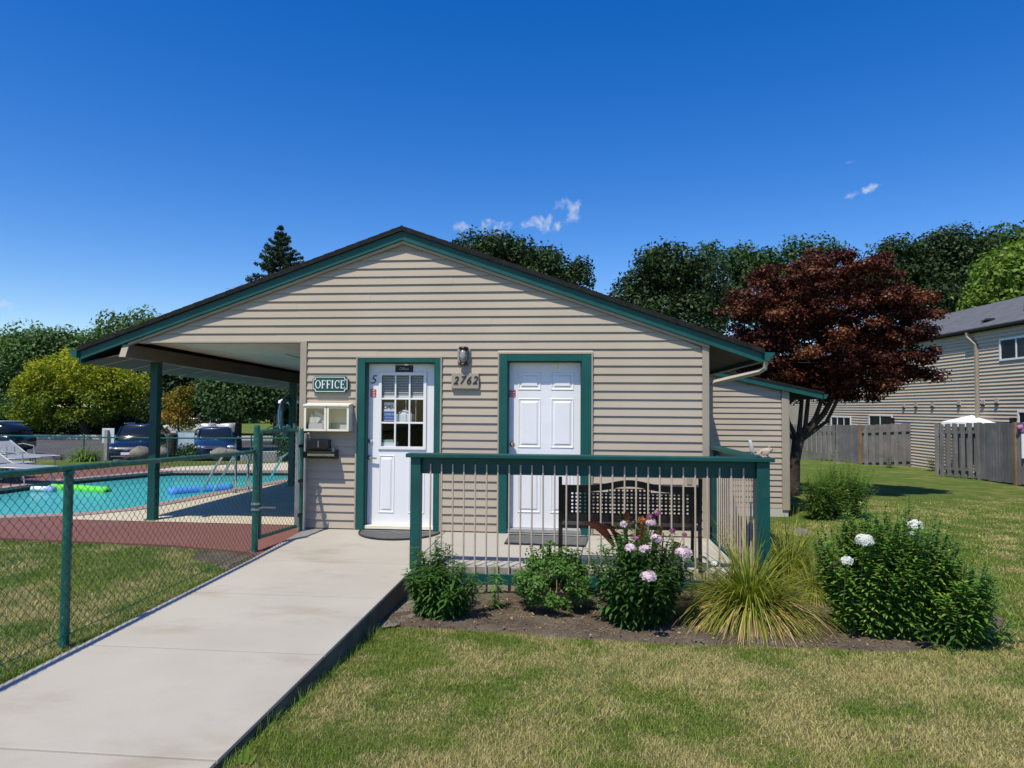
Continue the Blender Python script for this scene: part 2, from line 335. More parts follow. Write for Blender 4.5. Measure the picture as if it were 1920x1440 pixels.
L['yellow'] = foliage('yellow_green_leaves', (.05, .12, .008), (.40, .40, .015)); L['mid'] = foliage('mid_green_leaves', (.018, .048, .013), (.06, .12, .03), .25)
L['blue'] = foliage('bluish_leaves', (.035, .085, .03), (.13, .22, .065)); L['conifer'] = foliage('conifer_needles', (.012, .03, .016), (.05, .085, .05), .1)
L['orange'] = foliage('orange_green_leaves', (.18, .20, .02), (.45, .20, .04)); L['shrub'] = foliage('shrub_leaves', (.045, .12, .02), (.13, .26, .05))
L['phlox'] = foliage('phlox_leaves', (.03, .085, .016), (.085, .19, .035)); L['phloxl'] = foliage('pale_phlox_leaves', (.075, .18, .025), (.20, .36, .055), c3=(.42, .50, .08))
L['lily'] = foliage('lily_leaves', (.035, .10, .02), (.10, .21, .035)); L['canna'] = foliage('bronze_canna_leaves', (.035, .010, .007), (.11, .028, .014), .15)
L['tuft'] = foliage('ornamental_grass', (.12, .18, .02), (.34, .34, .05)); L['straw'] = foliage('straw_grass', (.50, .30, .12), (.80, .58, .34), .3)
L['petalp'] = foliage('pink_petals', (.74, .50, .68), (.88, .74, .84), .3); L['petalw'] = foliage('white_petals', (.78, .78, .82), (.85, .85, .85), .3)
L['petalr'] = foliage('coral_petals', (.75, .12, .05), (.85, .25, .12), .3); L['petald'] = foliage('dark_pink_petals', (.25, .06, .16), (.5, .2, .38), .3)
L['reedy'] = foliage('reedy_shrub', (.08, .17, .025), (.22, .34, .06))

# ------------------------------------------------------------------ the ground
POOL = [(-12.6, -.35), (-8.16, .63), (-7.23, 1.0), (-6.84, 1.50), (-6.69, 2.5), (-6.5, 4.2), (-6.26, 6.0), (-6.25, 6.9), (-6.43, 7.5), (-7.1, 7.72), (-8.5, 7.5), (-9.7, 7.3), (-10.05, 6.8), (-10.7, 5.16), (-10.8, 3.5), (-12.9, 1.8)]
def inpoly(x, y, poly):
    x = np.asarray(x); y = np.asarray(y); r = np.zeros(np.broadcast(x, y).shape, bool); n = len(poly)
    for i in range(n):
        x0, y0 = poly[i]; x1, y1 = poly[i - 1]
        c = ((y0 > y) != (y1 > y)); xi = (x1 - x0) * (y - y0) / ((y1 - y0) if y1 != y0 else 1e-9) + x0; r ^= c & (x < xi)
    return r
def sst(a, b, v): t = np.clip((v - a) / (b - a), 0, 1); return t * t * (3 - 2 * t)
def wob(x, y, s, seed):
    return (np.sin(x * s * 1.3 + seed) * np.cos(y * s * 1.1 + seed * 2.1) + .5 * np.sin(x * s * 2.9 + y * s * 2.3 + seed * .7))
def gh(x, y):
    """height of the ground"""
    x = np.asarray(x, float); y = np.asarray(y, float)
    left = np.full(np.broadcast(x, y).shape, -.085)
    d = -x * math.sin(YAW) + (y - CAM.y) * math.cos(YAW)
    left = left - .38 * sst(20.2, 21.6, d) - .5 * sst(21.6, 28, d)
    fr = np.interp(y, [-9, -5.3, -3.2, -2.2, 4.6, 14, 22, 60], [-.05, -.06, -.20, -.235, -.42, -.66, -.74, -.9])
    w = sst(-2.7, -2.0, x)
    h = left * (1 - w) + fr * w
    back = sst(12, 17, y); h = h * (1 - back) + np.where(x > 3, fr, left) * back if False else h
    return h + .008 * wob(x, y, 1.7, 1.)
def ground_sheet():
    xs = np.unique(np.round(np.concatenate([np.linspace(-400, -40, 13), np.linspace(-40, -16, 25), np.arange(-16, 14, .2), np.linspace(14, 40, 27), np.linspace(40, 400, 13)]), 4))
    ys = np.unique(np.round(np.concatenate([np.linspace(-60, -12, 13), np.arange(-12, 14, .2), np.linspace(14, 60, 47), np.linspace(60, 600, 19)]), 4))
    X, Y = np.meshgrid(xs, ys); Z = gh(X, Y)
    P2 = [(p[0] + .45 * (p[0] + 9) / max(.1, math.hypot(p[0] + 9, p[1] - 4)), p[1] + .45 * (p[1] - 4) / max(.1, math.hypot(p[0] + 9, p[1] - 4))) for p in POOL]
    Z[inpoly(X, Y, P2)] = -2.4
    Z[(X > -3.4) & (X < 1.5) & (Y > .2) & (Y < 9.5)] = -.45
    n, m_ = X.shape; idx = np.arange(n * m_).reshape(n, m_)
    F = np.stack([idx[:-1, :-1], idx[:-1, 1:], idx[1:, 1:], idx[1:, :-1]], -1).reshape(-1, 4)
    me = np_mesh('ground', np.stack([X, Y, Z], -1), F, smooth=True); return tag(link('ground', me, M['lawn']), kind='structure')
ground_sheet()
def sheet(name, poly, z, mat, holes=(), thick=0, parent=None, kind='structure'):
    loops = [[Vector((x, y, 0)) for x, y in poly]] + [[Vector((x, y, 0)) for x, y in h] for h in holes]
    tris = tessellate_polygon(loops); vs = [v for l in loops for v in l]; zf = z if callable(z) else (lambda x, y: z)
    V = [(v.x, v.y, float(zf(v.x, v.y))) for v in vs]; F = [tuple(t) for t in tris]
    b = MB(); b.add(V, F)
    if thick:
        o = 0
        for l in loops:
            n = len(l)
            for i in range(n):
                a, c = V[o + i], V[o + (i + 1) % n]; b.add([a, c, (c[0], c[1], c[2] - thick), (a[0], a[1], a[2] - thick)], [(0, 1, 2, 3)])
            o += n
    me = bpy.data.meshes.new(name); me.from_pydata(b.v, [], b.f); me.update()
    for p in me.polygons:
        if p.normal.z < -.5: p.flip()
    ob = link(name, me, mat, parent)
    if kind: tag(ob, kind=kind)
    return ob
BED = [(-1.56, -1.9), (-1.56, -3.10), (-1.15, -3.12), (-.74, -3.10), (.08, -3.20), (.86, -3.22), (1.6, -3.28), (2.37, -3.19), (3.0, -3.02), (3.5, -2.5), (3.75, -1.87), (3.8, -1.0), (3.3, .2), (2.9, 1.2), (2.9, 4.5), (1.6, 4.5), (1.6, -1.6)]
def fill_sheet(name, poly, dz, mat, step=.12):
    x0, x1 = min(p[0] for p in poly), max(p[0] for p in poly); y0, y1 = min(p[1] for p in poly), max(p[1] for p in poly)
    xs = np.arange(x0, x1 + step, step); ys = np.arange(y0, y1 + step, step); X, Y = np.meshgrid(xs, ys)
    ins = inpoly(X, Y, poly); Z = gh(X, Y) + dz + .012 * wob(X, Y, 9, 3) + .008 * rng.random(X.shape); Z[~ins] -= .06 + dz
    n, m_ = X.shape; idx = np.arange(n * m_).reshape(n, m_); F = np.stack([idx[:-1, :-1], idx[:-1, 1:], idx[1:, 1:], idx[1:, :-1]], -1).reshape(-1, 4)
    keep = ins.ravel()[F].any(1); return tag(link(name, np_mesh(name, np.stack([X, Y, Z], -1), F[keep], smooth=True), mat), kind='structure')
fill_sheet('flower_bed', BED, .022, M['soil'])
fill_sheet('soil_strip', [(-3.2, -1.25), (-3.22, -2.3), (-3.45, -1.9), (-4.1, -1.45), (-4.2, -1.1)], .02, M['soil'], .08)
# walk: separate slabs with recessed joints between them
def wl(y): return -3.15 - .035 * (y + 4.93)
walk = thing('walk', None, None, (0, 0, 0), kind='structure')
jy = [-9.4, -8.1, -6.82, -5.53, -4.25, -2.98, -1.78]
for a, c in zip(jy[:-1], jy[1:]):
    g_ = .005
    MB().hexa([(wl(a + g_), a + g_, -.32), (-1.55, a + g_, -.32), (wl(c - g_), c - g_, -.32), (-1.55, c - g_, -.32), (wl(a + g_), a + g_, 0), (-1.55, a + g_, 0), (wl(c - g_), c - g_, 0), (-1.55, c - g_, 0)]).build('slab', M['concrete'], walk, bevel=.007)
MB().hexa([(wl(-1.775), -1.775, -.32), (-1.60, -1.775, -.32), (-3.40, -.004, -.32), (-1.62, -.004, -.32), (wl(-1.775), -1.775, 0), (-1.60, -1.775, 0), (-3.40, -.004, 0), (-1.62, -.004, 0)]).build('slab', M['concrete'], walk, bevel=.007)
MB().box(-1.5495, -1.546, -9.39, -1.80, -.32, -.012).build('shade_edge', paint('shade_dark_edge', (.10, .088, .07), .95, .3, 3, dirt=(.04, .035, .028), dirt_amt=.8, bscale=40, bd=.004), walk)  # dark strip paints the shade of the walk's right side face
MB().box(-3.1, -1.6, -9.4, -.1, -.4, -.02).build('joint_filler', M['soil'], walk)
porch = thing('porch_floor', None, None, (0, 0, 0), kind='structure')
MB().hexa([(-1.592, -1.72, -.3), (.02, -1.72, -.3), (-1.612, -.004, -.3), (.12, -.004, -.3), (-1.592, -1.72, 0), (.02, -1.72, 0), (-1.612, -.004, 0), (.12, -.004, 0)]).build('slab', M['porchc'], porch, bevel=.006)
MB().hexa([(.028, -1.72, -.3), (1.58, -1.72, -.3), (.128, -.004, -.3), (1.58, -.004, -.3), (.028, -1.72, 0), (1.58, -1.72, 0), (.128, -.004, 0), (1.58, -.004, 0)]).build('slab', M['porchc'], porch, bevel=.006)
x = -1.53
k = 0
while x < 1.56:      # short planks facing the porch edge
    w = .104 + random.uniform(-.004, .004); MB().box(x, x + w, -1.79 + random.uniform(-.004, .004), -1.726, -.26, -.003 + random.uniform(-.004, .002)).build('plank', M['stake'], porch, bevel=.004, seg=1); x += w + .011

# pool and its deck
DECK = [(-17, -1.3), (-6.85, -.81), (-4.54, -.97), (-3.55, -1.2), (-3.19, -1.62), (-3.44, -.004), (-3.503, .0), (-3.503, 10.2), (-7.9, 10.6), (-10.4, 8.6), (-11.5, 8.75), (-12.1, 6.7), (-12.6, 4.0), (-17, 2.4)]
sheet('pool_deck', DECK, -.052, M['reddeck'], [POOL], thick=.25)
def offs(poly, t, cx=-9., cy=4.):
    out = []
    n = len(poly)
    for i in range(n):
        a, b_, c = Vector(poly[i - 1]), Vector(poly[i]), Vector(poly[(i + 1) % n])
        d = ((b_ - a).normalized() + (c - b_).normalized()).normalized(); nn = Vector((d.y, -d.x)); out.append((b_.x + nn.x * t, b_.y + nn.y * t))
    return out
sheet('pool_coping', offs(POOL, .27), -.036, M['coping'], [offs(POOL, -.03)], thick=.05)
CR = [(-7.15, .52), (-3.51, .46), (-3.51, 10.1), (-7.8, 10.5), (-10.3, 8.5), (-10.6, 7.6)]
hole = offs(POOL, .275)
cream = [(-7.05, .50), (-3.51, .46), (-3.51, 10.1), (-7.8, 10.5), (-10.3, 8.5), (-10.35, 7.45)] + [hole[i] for i in (11, 10, 9, 8, 7, 6, 5, 4, 3)] + [(-7.2, .75)]
sheet('cream_patio', cream, -.046, M['creamc'])
mt, nt, b = new_mat('pool_plaster'); c = mixc(nt, ramp(nt, noise(nt, 1.2, 3), .3, .7), (.55, .86, .88), (.66, .92, .92)); nt.links.new(c, b.inputs['Base Color']); b.inputs['Roughness'].default_value = .7; M['plaster'] = mt
mt, nt, b = new_mat('pool_tile'); br = nd(nt, 'ShaderNodeTexChecker'); br.inputs['Scale'].default_value = 14; gg = nd(nt, 'ShaderNodeNewGeometry'); nt.links.new(gg.outputs['Position'], br.inputs[0]); br.inputs[1].default_value = (.02, .06, .14, 1); br.inputs[2].default_value = (.035, .12, .24, 1); nt.links.new(br.outputs[0], b.inputs['Base Color']); b.inputs['Roughness'].default_value = .2; M['tile'] = mt
pool = thing('swimming_pool', None, None, (0, 0, 0), kind='structure')
def ring(poly, z0, z1):
    b = MB(); n = len(poly)
    for i in range(n):
        a, c = poly[i], poly[(i + 1) % n]; b.add([(a[0], a[1], z0), (c[0], c[1], z0), (c[0], c[1], z1), (a[0], a[1], z1)], [(0, 1, 2, 3)])
    return b
ring(POOL, -.25, -.06).build('tile_band', M['tile'], pool)
ring(offs(POOL, .002), -1.2, -.25).build('pool_wall', M['plaster'], pool)
fl = sheet('pool_floor', POOL, -1.2, M['plaster'], parent=pool, kind=None)
mt, nt, b = new_mat('pool_water'); nt.nodes.remove(b); out = nt.nodes['Material Output']
t = nd(nt, 'ShaderNodeBsdfTransparent'); t.inputs[0].default_value = (.32, .88, .92, 1); g = nd(nt, 'ShaderNodeBsdfGlossy'); g.inputs['Roughness'].default_value = .03; fr = nd(nt, 'ShaderNodeFresnel'); fr.inputs[0].default_value = 1.33
bp = nd(nt, 'ShaderNodeBump'); bp.inputs['Distance'].default_value = .02; bp.inputs['Strength'].default_value = .5; nt.links.new(noise(nt, 5, 3, .5, vec=stretch(nt, (1, 1.6, 1))), bp.inputs['Height'])
nt.links.new(bp.outputs[0], g.inputs['Normal']); nt.links.new(bp.outputs[0], fr.inputs['Normal']); df = nd(nt, 'ShaderNodeBsdfDiffuse'); df.inputs[0].default_value = (.10, .60, .64, 1)
m0 = nd(nt, 'ShaderNodeMixShader'); m0.inputs[0].default_value = .55; nt.links.new(t.outputs[0], m0.inputs[1]); nt.links.new(df.outputs[0], m0.inputs[2])
mh = nd(nt, 'ShaderNodeMath', operation='MULTIPLY'); nt.links.new(fr.outputs[0], mh.inputs[0]); mh.inputs[1].default_value = .6
m1 = nd(nt, 'ShaderNodeMixShader'); nt.links.new(mh.outputs[0], m1.inputs[0]); nt.links.new(m0.outputs[0], m1.inputs[1]); nt.links.new(g.outputs[0], m1.inputs[2]); nt.links.new(m1.outputs[0], out.inputs[0]); M['water'] = mt
sheet('water', offs(POOL, -.003), -.15, M['water'])

# parking lot and road beyond
def quad_at(name, pts, dz, mat, kind='structure', parent=None):
    """pts: (column, forward distance) corners, draped on the ground"""
    P = [at(*p) for p in pts]; return sheet(name, [(p[0], p[1]) for p in P], lambda x, y: float(gh(x, y)) + dz, mat, parent=parent, kind=kind)
def drape(name, d0, d1, p0, p1, dz, mat, nx=24, ny=14):
    V = []
    for j in range(ny + 1):
        d = d0 + (d1 - d0) * j / ny
        for i in range(nx + 1):
            q = at(p0 + (p1 - p0) * i / nx, d); V.append((q[0], q[1], float(gh(q[0], q[1])) + dz))
    F = [(j * (nx + 1) + i, j * (nx + 1) + i + 1, (j + 1) * (nx + 1) + i + 1, (j + 1) * (nx + 1) + i) for j in range(ny) for i in range(nx)]
    return tag(link(name, np_mesh(name, V, F, smooth=True), mat), kind='structure')
drape('parking_lot', 22.5, 49, -500, 620, .05, M['asphalt'])
q0, q1 = at(-500, 49.2), at(640, 49.2)
tag(MB().bar((q0[0], q0[1], -.86), (q1[0], q1[1], -.86), .35, .5).build('kerb', M['kerb'], None), kind='structure')
for i, px in enumerate((-60, -5, 50)):
    a, c = at(px, 24.5), at(px - 60 + i * 8, 29.5)
    tag(MB().bar((a[0], a[1], float(gh(a[0], a[1])) + .05), (c[0], c[1], float(gh(c[0], c[1])) + .058), .12, .012).build('parking_line', M['whitepaint']), kind='structure')

def pix(x, y, d):
    """3D point seen at photo pixel (x, y) at forward distance d"""
    r = _r2 * ((x - 960) / FPX) - _u2 * ((y - 720) / FPX) + _f; fh = Vector((-math.sin(YAW), math.cos(YAW), 0)); return CAM + r * (d / r.dot(fh))
# ------------------------------------------------------------------ office building
AX, SL = -2.187, .352
def zt(x): return 3.81 - SL * abs(x - AX)
def sag(y): return .028 * max(y, 0)
def bx(y): return -5.86 + .036 * max(y, 0)         # line of the porch beam
B = thing('office_building', 'single-storey tan clapboard office with green trim and low gable roof', 'building', (-1.0, 0, 0))
# wall cores
c = MB(); c.box(-3.497, -2.655, .004, .12, -.3, 2.2).box(-1.765, -.85, .004, .12, -.3, 2.2).box(.062, 1.582, .004, .12, -.3, 2.2)
c.box(-2.655, -1.765, .012, .12, -.3, .0).box(-.85, .062, .012, .12, -.3, .0)
c.prism([(-3.497, 2.2), (-3.497, 2.376), (-5.66, 2.376), (AX, 3.6), (1.582, 2.272), (1.582, 2.2)], .004, .12)
c.box(-3.497, -3.38, .12, 9.5, -.3, 2.9).box(1.46, 1.582, .12, 9.5, -.3, 2.25).box(-3.38, 1.46, 9.38, 9.5, -.3, 2.4)
c.build('wall', M['tan'], B)
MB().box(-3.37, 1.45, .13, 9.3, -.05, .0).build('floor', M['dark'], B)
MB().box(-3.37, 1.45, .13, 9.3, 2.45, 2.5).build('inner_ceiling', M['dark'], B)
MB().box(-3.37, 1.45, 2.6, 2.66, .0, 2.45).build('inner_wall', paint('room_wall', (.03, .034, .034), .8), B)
# siding courses on the front, cut at doors, corners and rake
EXP = .1025
def board(xa, xb, xta, xtb, z0, z1, pr=0, y=0, parent=B, name='siding_board', mat=None):
    MB().hexa([(xa, y - .0245 - pr, z0), (xb, y - .0245 - pr, z0), (xa, y, z0), (xb, y, z0), (xta, y - .006 - pr, z1), (xtb, y - .006 - pr, z1), (xta, y, z1), (xtb, y, z1)]).build(name, mat or M['siding'], parent)
sidR = random.Random(3)
for k in range(36):
    z0 = .015 + EXP * k; z1 = z0 + EXP + .004; lo = -3.42 if z0 < 2.37 else -99; hi = 1.508 if z0 < 2.26 else 99
    gl0, gl1 = AX - (3.598 - z0) / SL, AX - (3.598 - z1) / SL; gr0, gr1 = 2 * AX - gl0, 2 * AX - gl1
    if z1 > 3.575: continue
    segs = [(lo, hi)]
    if z0 < 2.12: segs = [(lo, -2.768), (-1.672, hi)]
    if z0 < 2.2: segs = segs[:-1] + [(segs[-1][0], -.972), (.2, hi)]
    for a, c_ in segs:
        a0, a1 = max(a, gl0), max(a, gl1); c0, c1 = min(c_, gr0, 1.508), min(c_, gr1, 1.508)
        if z0 > 2.3: c0, c1 = min(c0, gr0), min(c1, gr1)
        if c1 - a1 < .05: continue
        if c1 - a1 > 1.9 and sidR.random() < .75:
            j = round(sidR.uniform(a1 + .5, c1 - .5), 2); board(a0, j, a1, j, z0, z1, .0012); board(j + .001, c0, j + .001, c1, z0, z1)
        else: board(a0, c0, a1, c1, z0, z1, sidR.uniform(0, .0012))
board(-.97, .198, -.97, .198, 2.226, 2.272)
c = MB().box(-5.70, -3.503, -.036, .10, 2.352, 2.3735); c.build('header_trim', M['tan'], B, bevel=.002, seg=1)
MB().box(-3.503, -3.42, -.038, .06, -.02, 2.372).build('corner_board', M['tan'], B, bevel=.003)
MB().prism([(1.508, -.02), (1.588, -.02), (1.588, zt(1.588) - .212), (1.508, zt(1.508) - .212)], -.038, .06).build('corner_board', M['tan'], B, bevel=.003)
# plain side courses, all one piece each
for nm, xs_, y1 in (('side_siding', -3.497, 9.5), ('side_siding', 1.582, 9.5)):
    c = MB(); s_ = -1 if xs_ < 0 else 1
    for k in range(24 if s_ < 0 else 22):
        z0 = .015 + EXP * k; c.hexa([(xs_, .065, z0), (xs_ + s_ * .021, .065, z0), (xs_, y1, z0), (xs_ + s_ * .021, y1, z0), (xs_, .065, z0 + EXP), (xs_ + s_ * .006, .065, z0 + EXP), (xs_, y1, z0 + EXP), (xs_ + s_ * .006, y1, z0 + EXP)])
    tag(c.build(nm, M['siding'], B), kind='stuff')
# roof
def roof_side(sgn, xe, sg):
    n = 30; top = []
    for i in range(n + 1):
        x = AX + sgn * .0 + (xe - AX) * i / n; top.append((x, zt(x)))
    b = MB(); vs = []
    prof = []
    for i in range(n):
        x0, x1 = top[i][0], top[i + 1][0]; prof += [(x0, zt(x0) - .001), (x1, zt(x1) + .004)]
    bot = [(xe, zt(xe) - .058), (AX, zt(AX) - .058)]
    P = prof + bot
    N = len(P)
    for y in (-.118, 10.05):
        for p in P:
            dz = sg * max(y, 0) * (abs(p[0] - AX) / 4.38); vs.append((p[0], y, p[1] - dz))
    fs = [tuple(range(N)), tuple(range(2 * N - 1, N - 1, -1))] + [(i, i + N, (i + 1) % N + N, (i + 1) % N) for i in range(N)]
    b.add(vs, fs); return b
rl = roof_side(-1, -6.48, .028).build('roof', M['roof'], B); rr = roof_side(1, 2.22, 0).build('roof', M['roof'], B)
MB().tube([(AX, -.112, 3.795), (AX, 10.05, 3.795)], .022, 8).build('ridge_cap', M['roof'], B)
MB().lathe([(.04, 0), (.04, .60), (.035, .61)], (-3.52, 1.5, 3.28), 10).build('roof_vent_pipe', M['blackpl'], B)
sf = MB()   # deck boards under the shingles
sf.hexa([(-6.45, -.03, zt(-6.45) - .105), (AX, -.03, zt(AX) - .105), (-6.45, 10.0, zt(-6.45) - .105 - .28), (AX, 10.0, zt(AX) - .105), (-6.45, -.03, zt(-6.45) - .059), (AX, -.03, zt(AX) - .059), (-6.45, 10.0, zt(-6.45) - .059 - .28), (AX, 10.0, zt(AX) - .059)])
sf.hexa([(AX, -.03, zt(AX) - .105), (2.19, -.03, zt(2.19) - .105), (AX, 10.0, zt(AX) - .105), (2.19, 10, zt(2.19) - .105), (AX, -.03, zt(AX) - .059), (2.19, -.03, zt(2.19) - .059), (AX, 10.0, zt(AX) - .059), (2.19, 10, zt(2.19) - .059)])
sf.build('roof_decking', M['beam'], B)
for s_, xe in ((-1, -6.45), (1, 2.19)):
    P = [(AX, zt(AX) - .059), (xe, zt(xe) - .059), (xe, zt(xe) - .172), (AX, zt(AX) - .172)]
    MB().prism(P, -.082, -.045).build('rake_board', M['green'], B, bevel=.002, seg=1)
    xt = -5.83 if s_ < 0 else 1.59
    MB().prism([(AX, zt(AX) - .174), (xt, zt(xt) - .174), (xt, zt(xt) - .210), (AX, zt(AX) - .210)], -.055, -.0).build('rake_trim', M['tan'], B, bevel=.002, seg=1)
MB().hexa([(-6.48, -.08, 2.09), (-6.452, -.08, 2.09), (-6.48, 10, 1.80), (-6.452, 10, 1.80), (-6.48, -.08, 2.25), (-6.452, -.08, 2.25), (-6.48, 10, 1.945), (-6.452, 10, 1.945)]).build('fascia', M['green'], B)
MB().hexa([(2.192, -.08, 2.11), (2.215, -.08, 2.11), (2.192, 10, 2.11), (2.215, 10, 2.11), (2.192, -.08, 2.215), (2.215, -.08, 2.215), (2.192, 10, 2.215), (2.215, 10, 2.215)]).build('fascia', M['green'], B)
def gutter(x0, s_, zt0, zt1):
    prof = [(0, -.10), (.06, -.10), (.075, -.06), (.11, -.03), (.115, 0), (.10, 0), (.092, -.028), (.06, -.055), (.052, -.088), (.008, -.088), (.008, 0), (0, 0)]
    n = len(prof); vs = [(x0 + s_ * p[0], y, z + p[1]) for y, z in ((-.12, zt0), (10.0, zt1)) for p in prof]
    fs = [(i, i + n, (i + 1) % n + n, (i + 1) % n) for i in range(n)]; b = MB(); b.add(vs, fs)
    for y, z in ((-.122, zt0), (10.0, zt1)): b.prism([(x0, z - .10), (x0 + s_ * .06, z - .10), (x0 + s_ * .075, z - .06), (x0 + s_ * .115, z - .025), (x0 + s_ * .115, z), (x0, z)], y, y + .004)
    return b
gutter(-6.482, -1, 2.26, 1.985).build('gutter', M['green'], B); gutter(2.217, 1, 2.215, 2.20).build('gutter', M['green'], B)
MB().hexa([(bx(0) - .045, -.112, 2.167), (bx(0) + .045, -.112, 2.167), (bx(0) - .045, -.102, 2.167), (bx(0) + .045, -.102, 2.167), (bx(0) - .045, -.042, 2.333), (bx(0) + .045, -.042, 2.333), (bx(0) - .045, -.032, 2.333), (bx(0) + .045, -.032, 2.333)]).build('lit_beam_end', M['tan'], B)  # sunlit end of the beam, painted lighter than its shade-darkened sides
# porch: ceiling, beam, rafters, posts
MB().hexa([(-5.79, .122, 2.385), (-3.503, .122, 2.402), (-5.43, 9.9, 2.385 - .27), (-3.503, 9.9, 2.402), (-5.79, .122, 2.40), (-3.503, .122, 2.417), (-5.43, 9.9, 2.40 - .27), (-3.503, 9.9, 2.417)]).build('porch_ceiling', M['ceil'], B)
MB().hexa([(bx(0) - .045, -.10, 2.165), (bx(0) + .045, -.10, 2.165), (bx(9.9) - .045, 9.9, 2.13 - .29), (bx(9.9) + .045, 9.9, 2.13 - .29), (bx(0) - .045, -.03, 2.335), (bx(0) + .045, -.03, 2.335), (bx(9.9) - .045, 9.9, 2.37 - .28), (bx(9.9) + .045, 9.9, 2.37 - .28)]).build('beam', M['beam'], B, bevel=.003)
MB().hexa([(-6.451, -.04, 2.085), (bx(0) - .04, -.04, 2.20), (-6.451, 9.95, 2.085 - .27), (bx(9.9) - .04, 9.95, 2.20 - .28), (-6.451, -.04, 2.10), (bx(0) - .04, -.04, 2.215), (-6.451, 9.95, 2.10 - .27), (bx(9.9) - .04, 9.95, 2.215 - .28)]).build('eave_soffit', paint('shade_dark_soffit', (.075, .062, .05), .8), B)  # soffit colour darkened to carry the shade under the eave
for i in range(16):
    y = .25 + .61 * i; xa, xb = -6.43, bx(y) - .05
    MB().hexa([(xa, y, 2.078 - sag(y)), (xb, y, 2.188 - sag(y)), (xa, y + .025, 2.078 - sag(y)), (xb, y + .025, 2.188 - sag(y)), (xa, y, 2.088 - sag(y)), (xb, y, 2.198 - sag(y)), (xa, y + .025, 2.088 - sag(y)), (xb, y + .025, 2.198 - sag(y))]).build('soffit_batten', M['tan'], B)
for y, xx in ((.62, -5.86), (4.75, -5.64), (8.9, -5.5)):
    p = MB().box(xx - .055, xx + .055, y - .055, y + .055, -.05, 2.16 - sag(y)).build('porch_post', M['greendark'], B, bevel=.006)
    MB().box(xx - .085, xx + .085, y - .085, y + .085, -.05, -.035).build('post_plate', M['fgreen'], p)
cbl = [(-4.6 + .5 * t, 2.0 + 2.6 * t, 2.37 - .05 * math.sin(PI * t) - .05 * t) for t in [i / 14 for i in range(15)]]
MB().tube(cbl, .006, 5).build('ceiling_cable', M['ink'], B)
# downspout at the right eave
MB().tube([(2.15 + .09, -.06, 2.125), (2.15 + .085, -.05, 2.03), (2.17, -.02, 1.99), (1.68, .10, 1.865), (1.635, .12, 1.82), (1.632, .12, .95), (1.632, .12, .12)], .033, 4).build('downspout', M['tan'], B)
def frame(prefix, xo0, xo1, xi0, xi1, zo, zi, tr):
    f = MB()
    b = .018
    # tan channel round the green casing
    t = MB().box(xo0 - b, xo0, -.040, 0, .0, zo + b).box(xo1, xo1 + b, -.040, 0, .0, zo + b).box(xo0, xo1, -.040, 0, zo, zo + b); t.build('casing_channel', M['tan'], B, bevel=.001, seg=1)
    fr = MB().box(xo0, xi0, -.037, .004, .0, zo).box(xi1, xo1, -.037, .004, .0, zo).box(xi0, xi1, -.037, .004, zi, zo)
    d = fr.build('door_frame', M['green'], B, bevel=.003, seg=1)
    MB().box(xi0 - .002, xi0 + .012, .005, .125, .0, zi).box(xi1 - .012, xi1 + .002, .005, .125, .0, zi).box(xi0, xi1, .005, .125, zi - .012, zi + .002).build('jamb', M['green'], d)
    return d
def raised_panel(parent, x0, x1, z0, z1, y):
    g = .016; b = MB()
    def rg(a, h0, h1):  # sloping ring
        X0, X1, Z0, Z1 = x0 + a[0], x1 - a[0], z0 + a[0], z1 - a[0]; x0_, x1_, z0_, z1_ = x0 + a[1], x1 - a[1], z0 + a[1], z1 - a[1]
        vs = [(X0, h0, Z0), (X1, h0, Z0), (X1, h0, Z1), (X0, h0, Z1), (x0_, h1, z0_), (x1_, h1, z0_), (x1_, h1, z1_), (x0_, h1, z1_)]
        b.add(vs, [(0, 1, 5, 4), (1, 2, 6, 5), (2, 3, 7, 6), (3, 0, 4, 7)])
    rg((0, .004), y, y - .007); rg((.004, .012), y - .007, y - .007); rg((.012, .024), y - .007, y + .0); rg((.024, .034), y - .0005, y - .0005); rg((.034, .052), y - .0005, y - .010)
    a = .052; b.add([(x0 + a, y - .010, z0 + a), (x1 - a, y - .010, z0 + a), (x1 - a, y - .010, z1 - a), (x0 + a, y - .010, z1 - a)], [(0, 1, 2, 3)])
    b.build('raised_panel', M['white'], parent)
# --- glazed office door
frame('a', -2.752, -1.690, -2.655, -1.765, 2.157, 2.100, 0)
gx0, gx1, gz0, gz1 = -2.478, -1.925, 1.035, 1.95
DY = .100
dm = MB().box(-2.643, gx0, DY, DY + .045, .055, 2.088).box(gx1, -1.777, DY, DY + .045, .055, 2.088).box(gx0, gx1, DY, DY + .045, .055, gz0).box(gx0, gx1, DY, DY + .045, gz1, 2.088)
door = dm.build('door', M['white'], B)
for (x0, x1) in ((-2.50, -2.295), (-2.115, -1.905)): raised_panel(door, x0, x1, .20, .93, DY)
ft = MB(); e = .034
ft.box(gx0 - e, gx0 + .006, DY - .016, DY, gz0 - e, gz1 + e).box(gx1 - .006, gx1 + e, DY - .016, DY, gz0 - e, gz1 + e).box(gx0, gx1, DY - .016, DY, gz0 - e, gz0 + .006).box(gx0, gx1, DY - .016, DY, gz1 - .006, gz1 + e)
ft.build('glazing_frame', M['mullion'], door, bevel=.004)
pw = (gx1 - gx0) / 3; ph = (gz1 - gz0) / 3
for i in (1, 2): MB().box(gx0 + pw * i - .011, gx0 + pw * i + .011, DY - .012, DY + .012, gz0, gz1).build('muntin', M['mullion'], door, bevel=.003, seg=1)
for i in (1, 2): MB().box(gx0, gx1, DY - .010, DY + .010, gz0 + ph * i - .011, gz0 + ph * i + .011).build('muntin', M['mullion'], door, bevel=.003, seg=1)
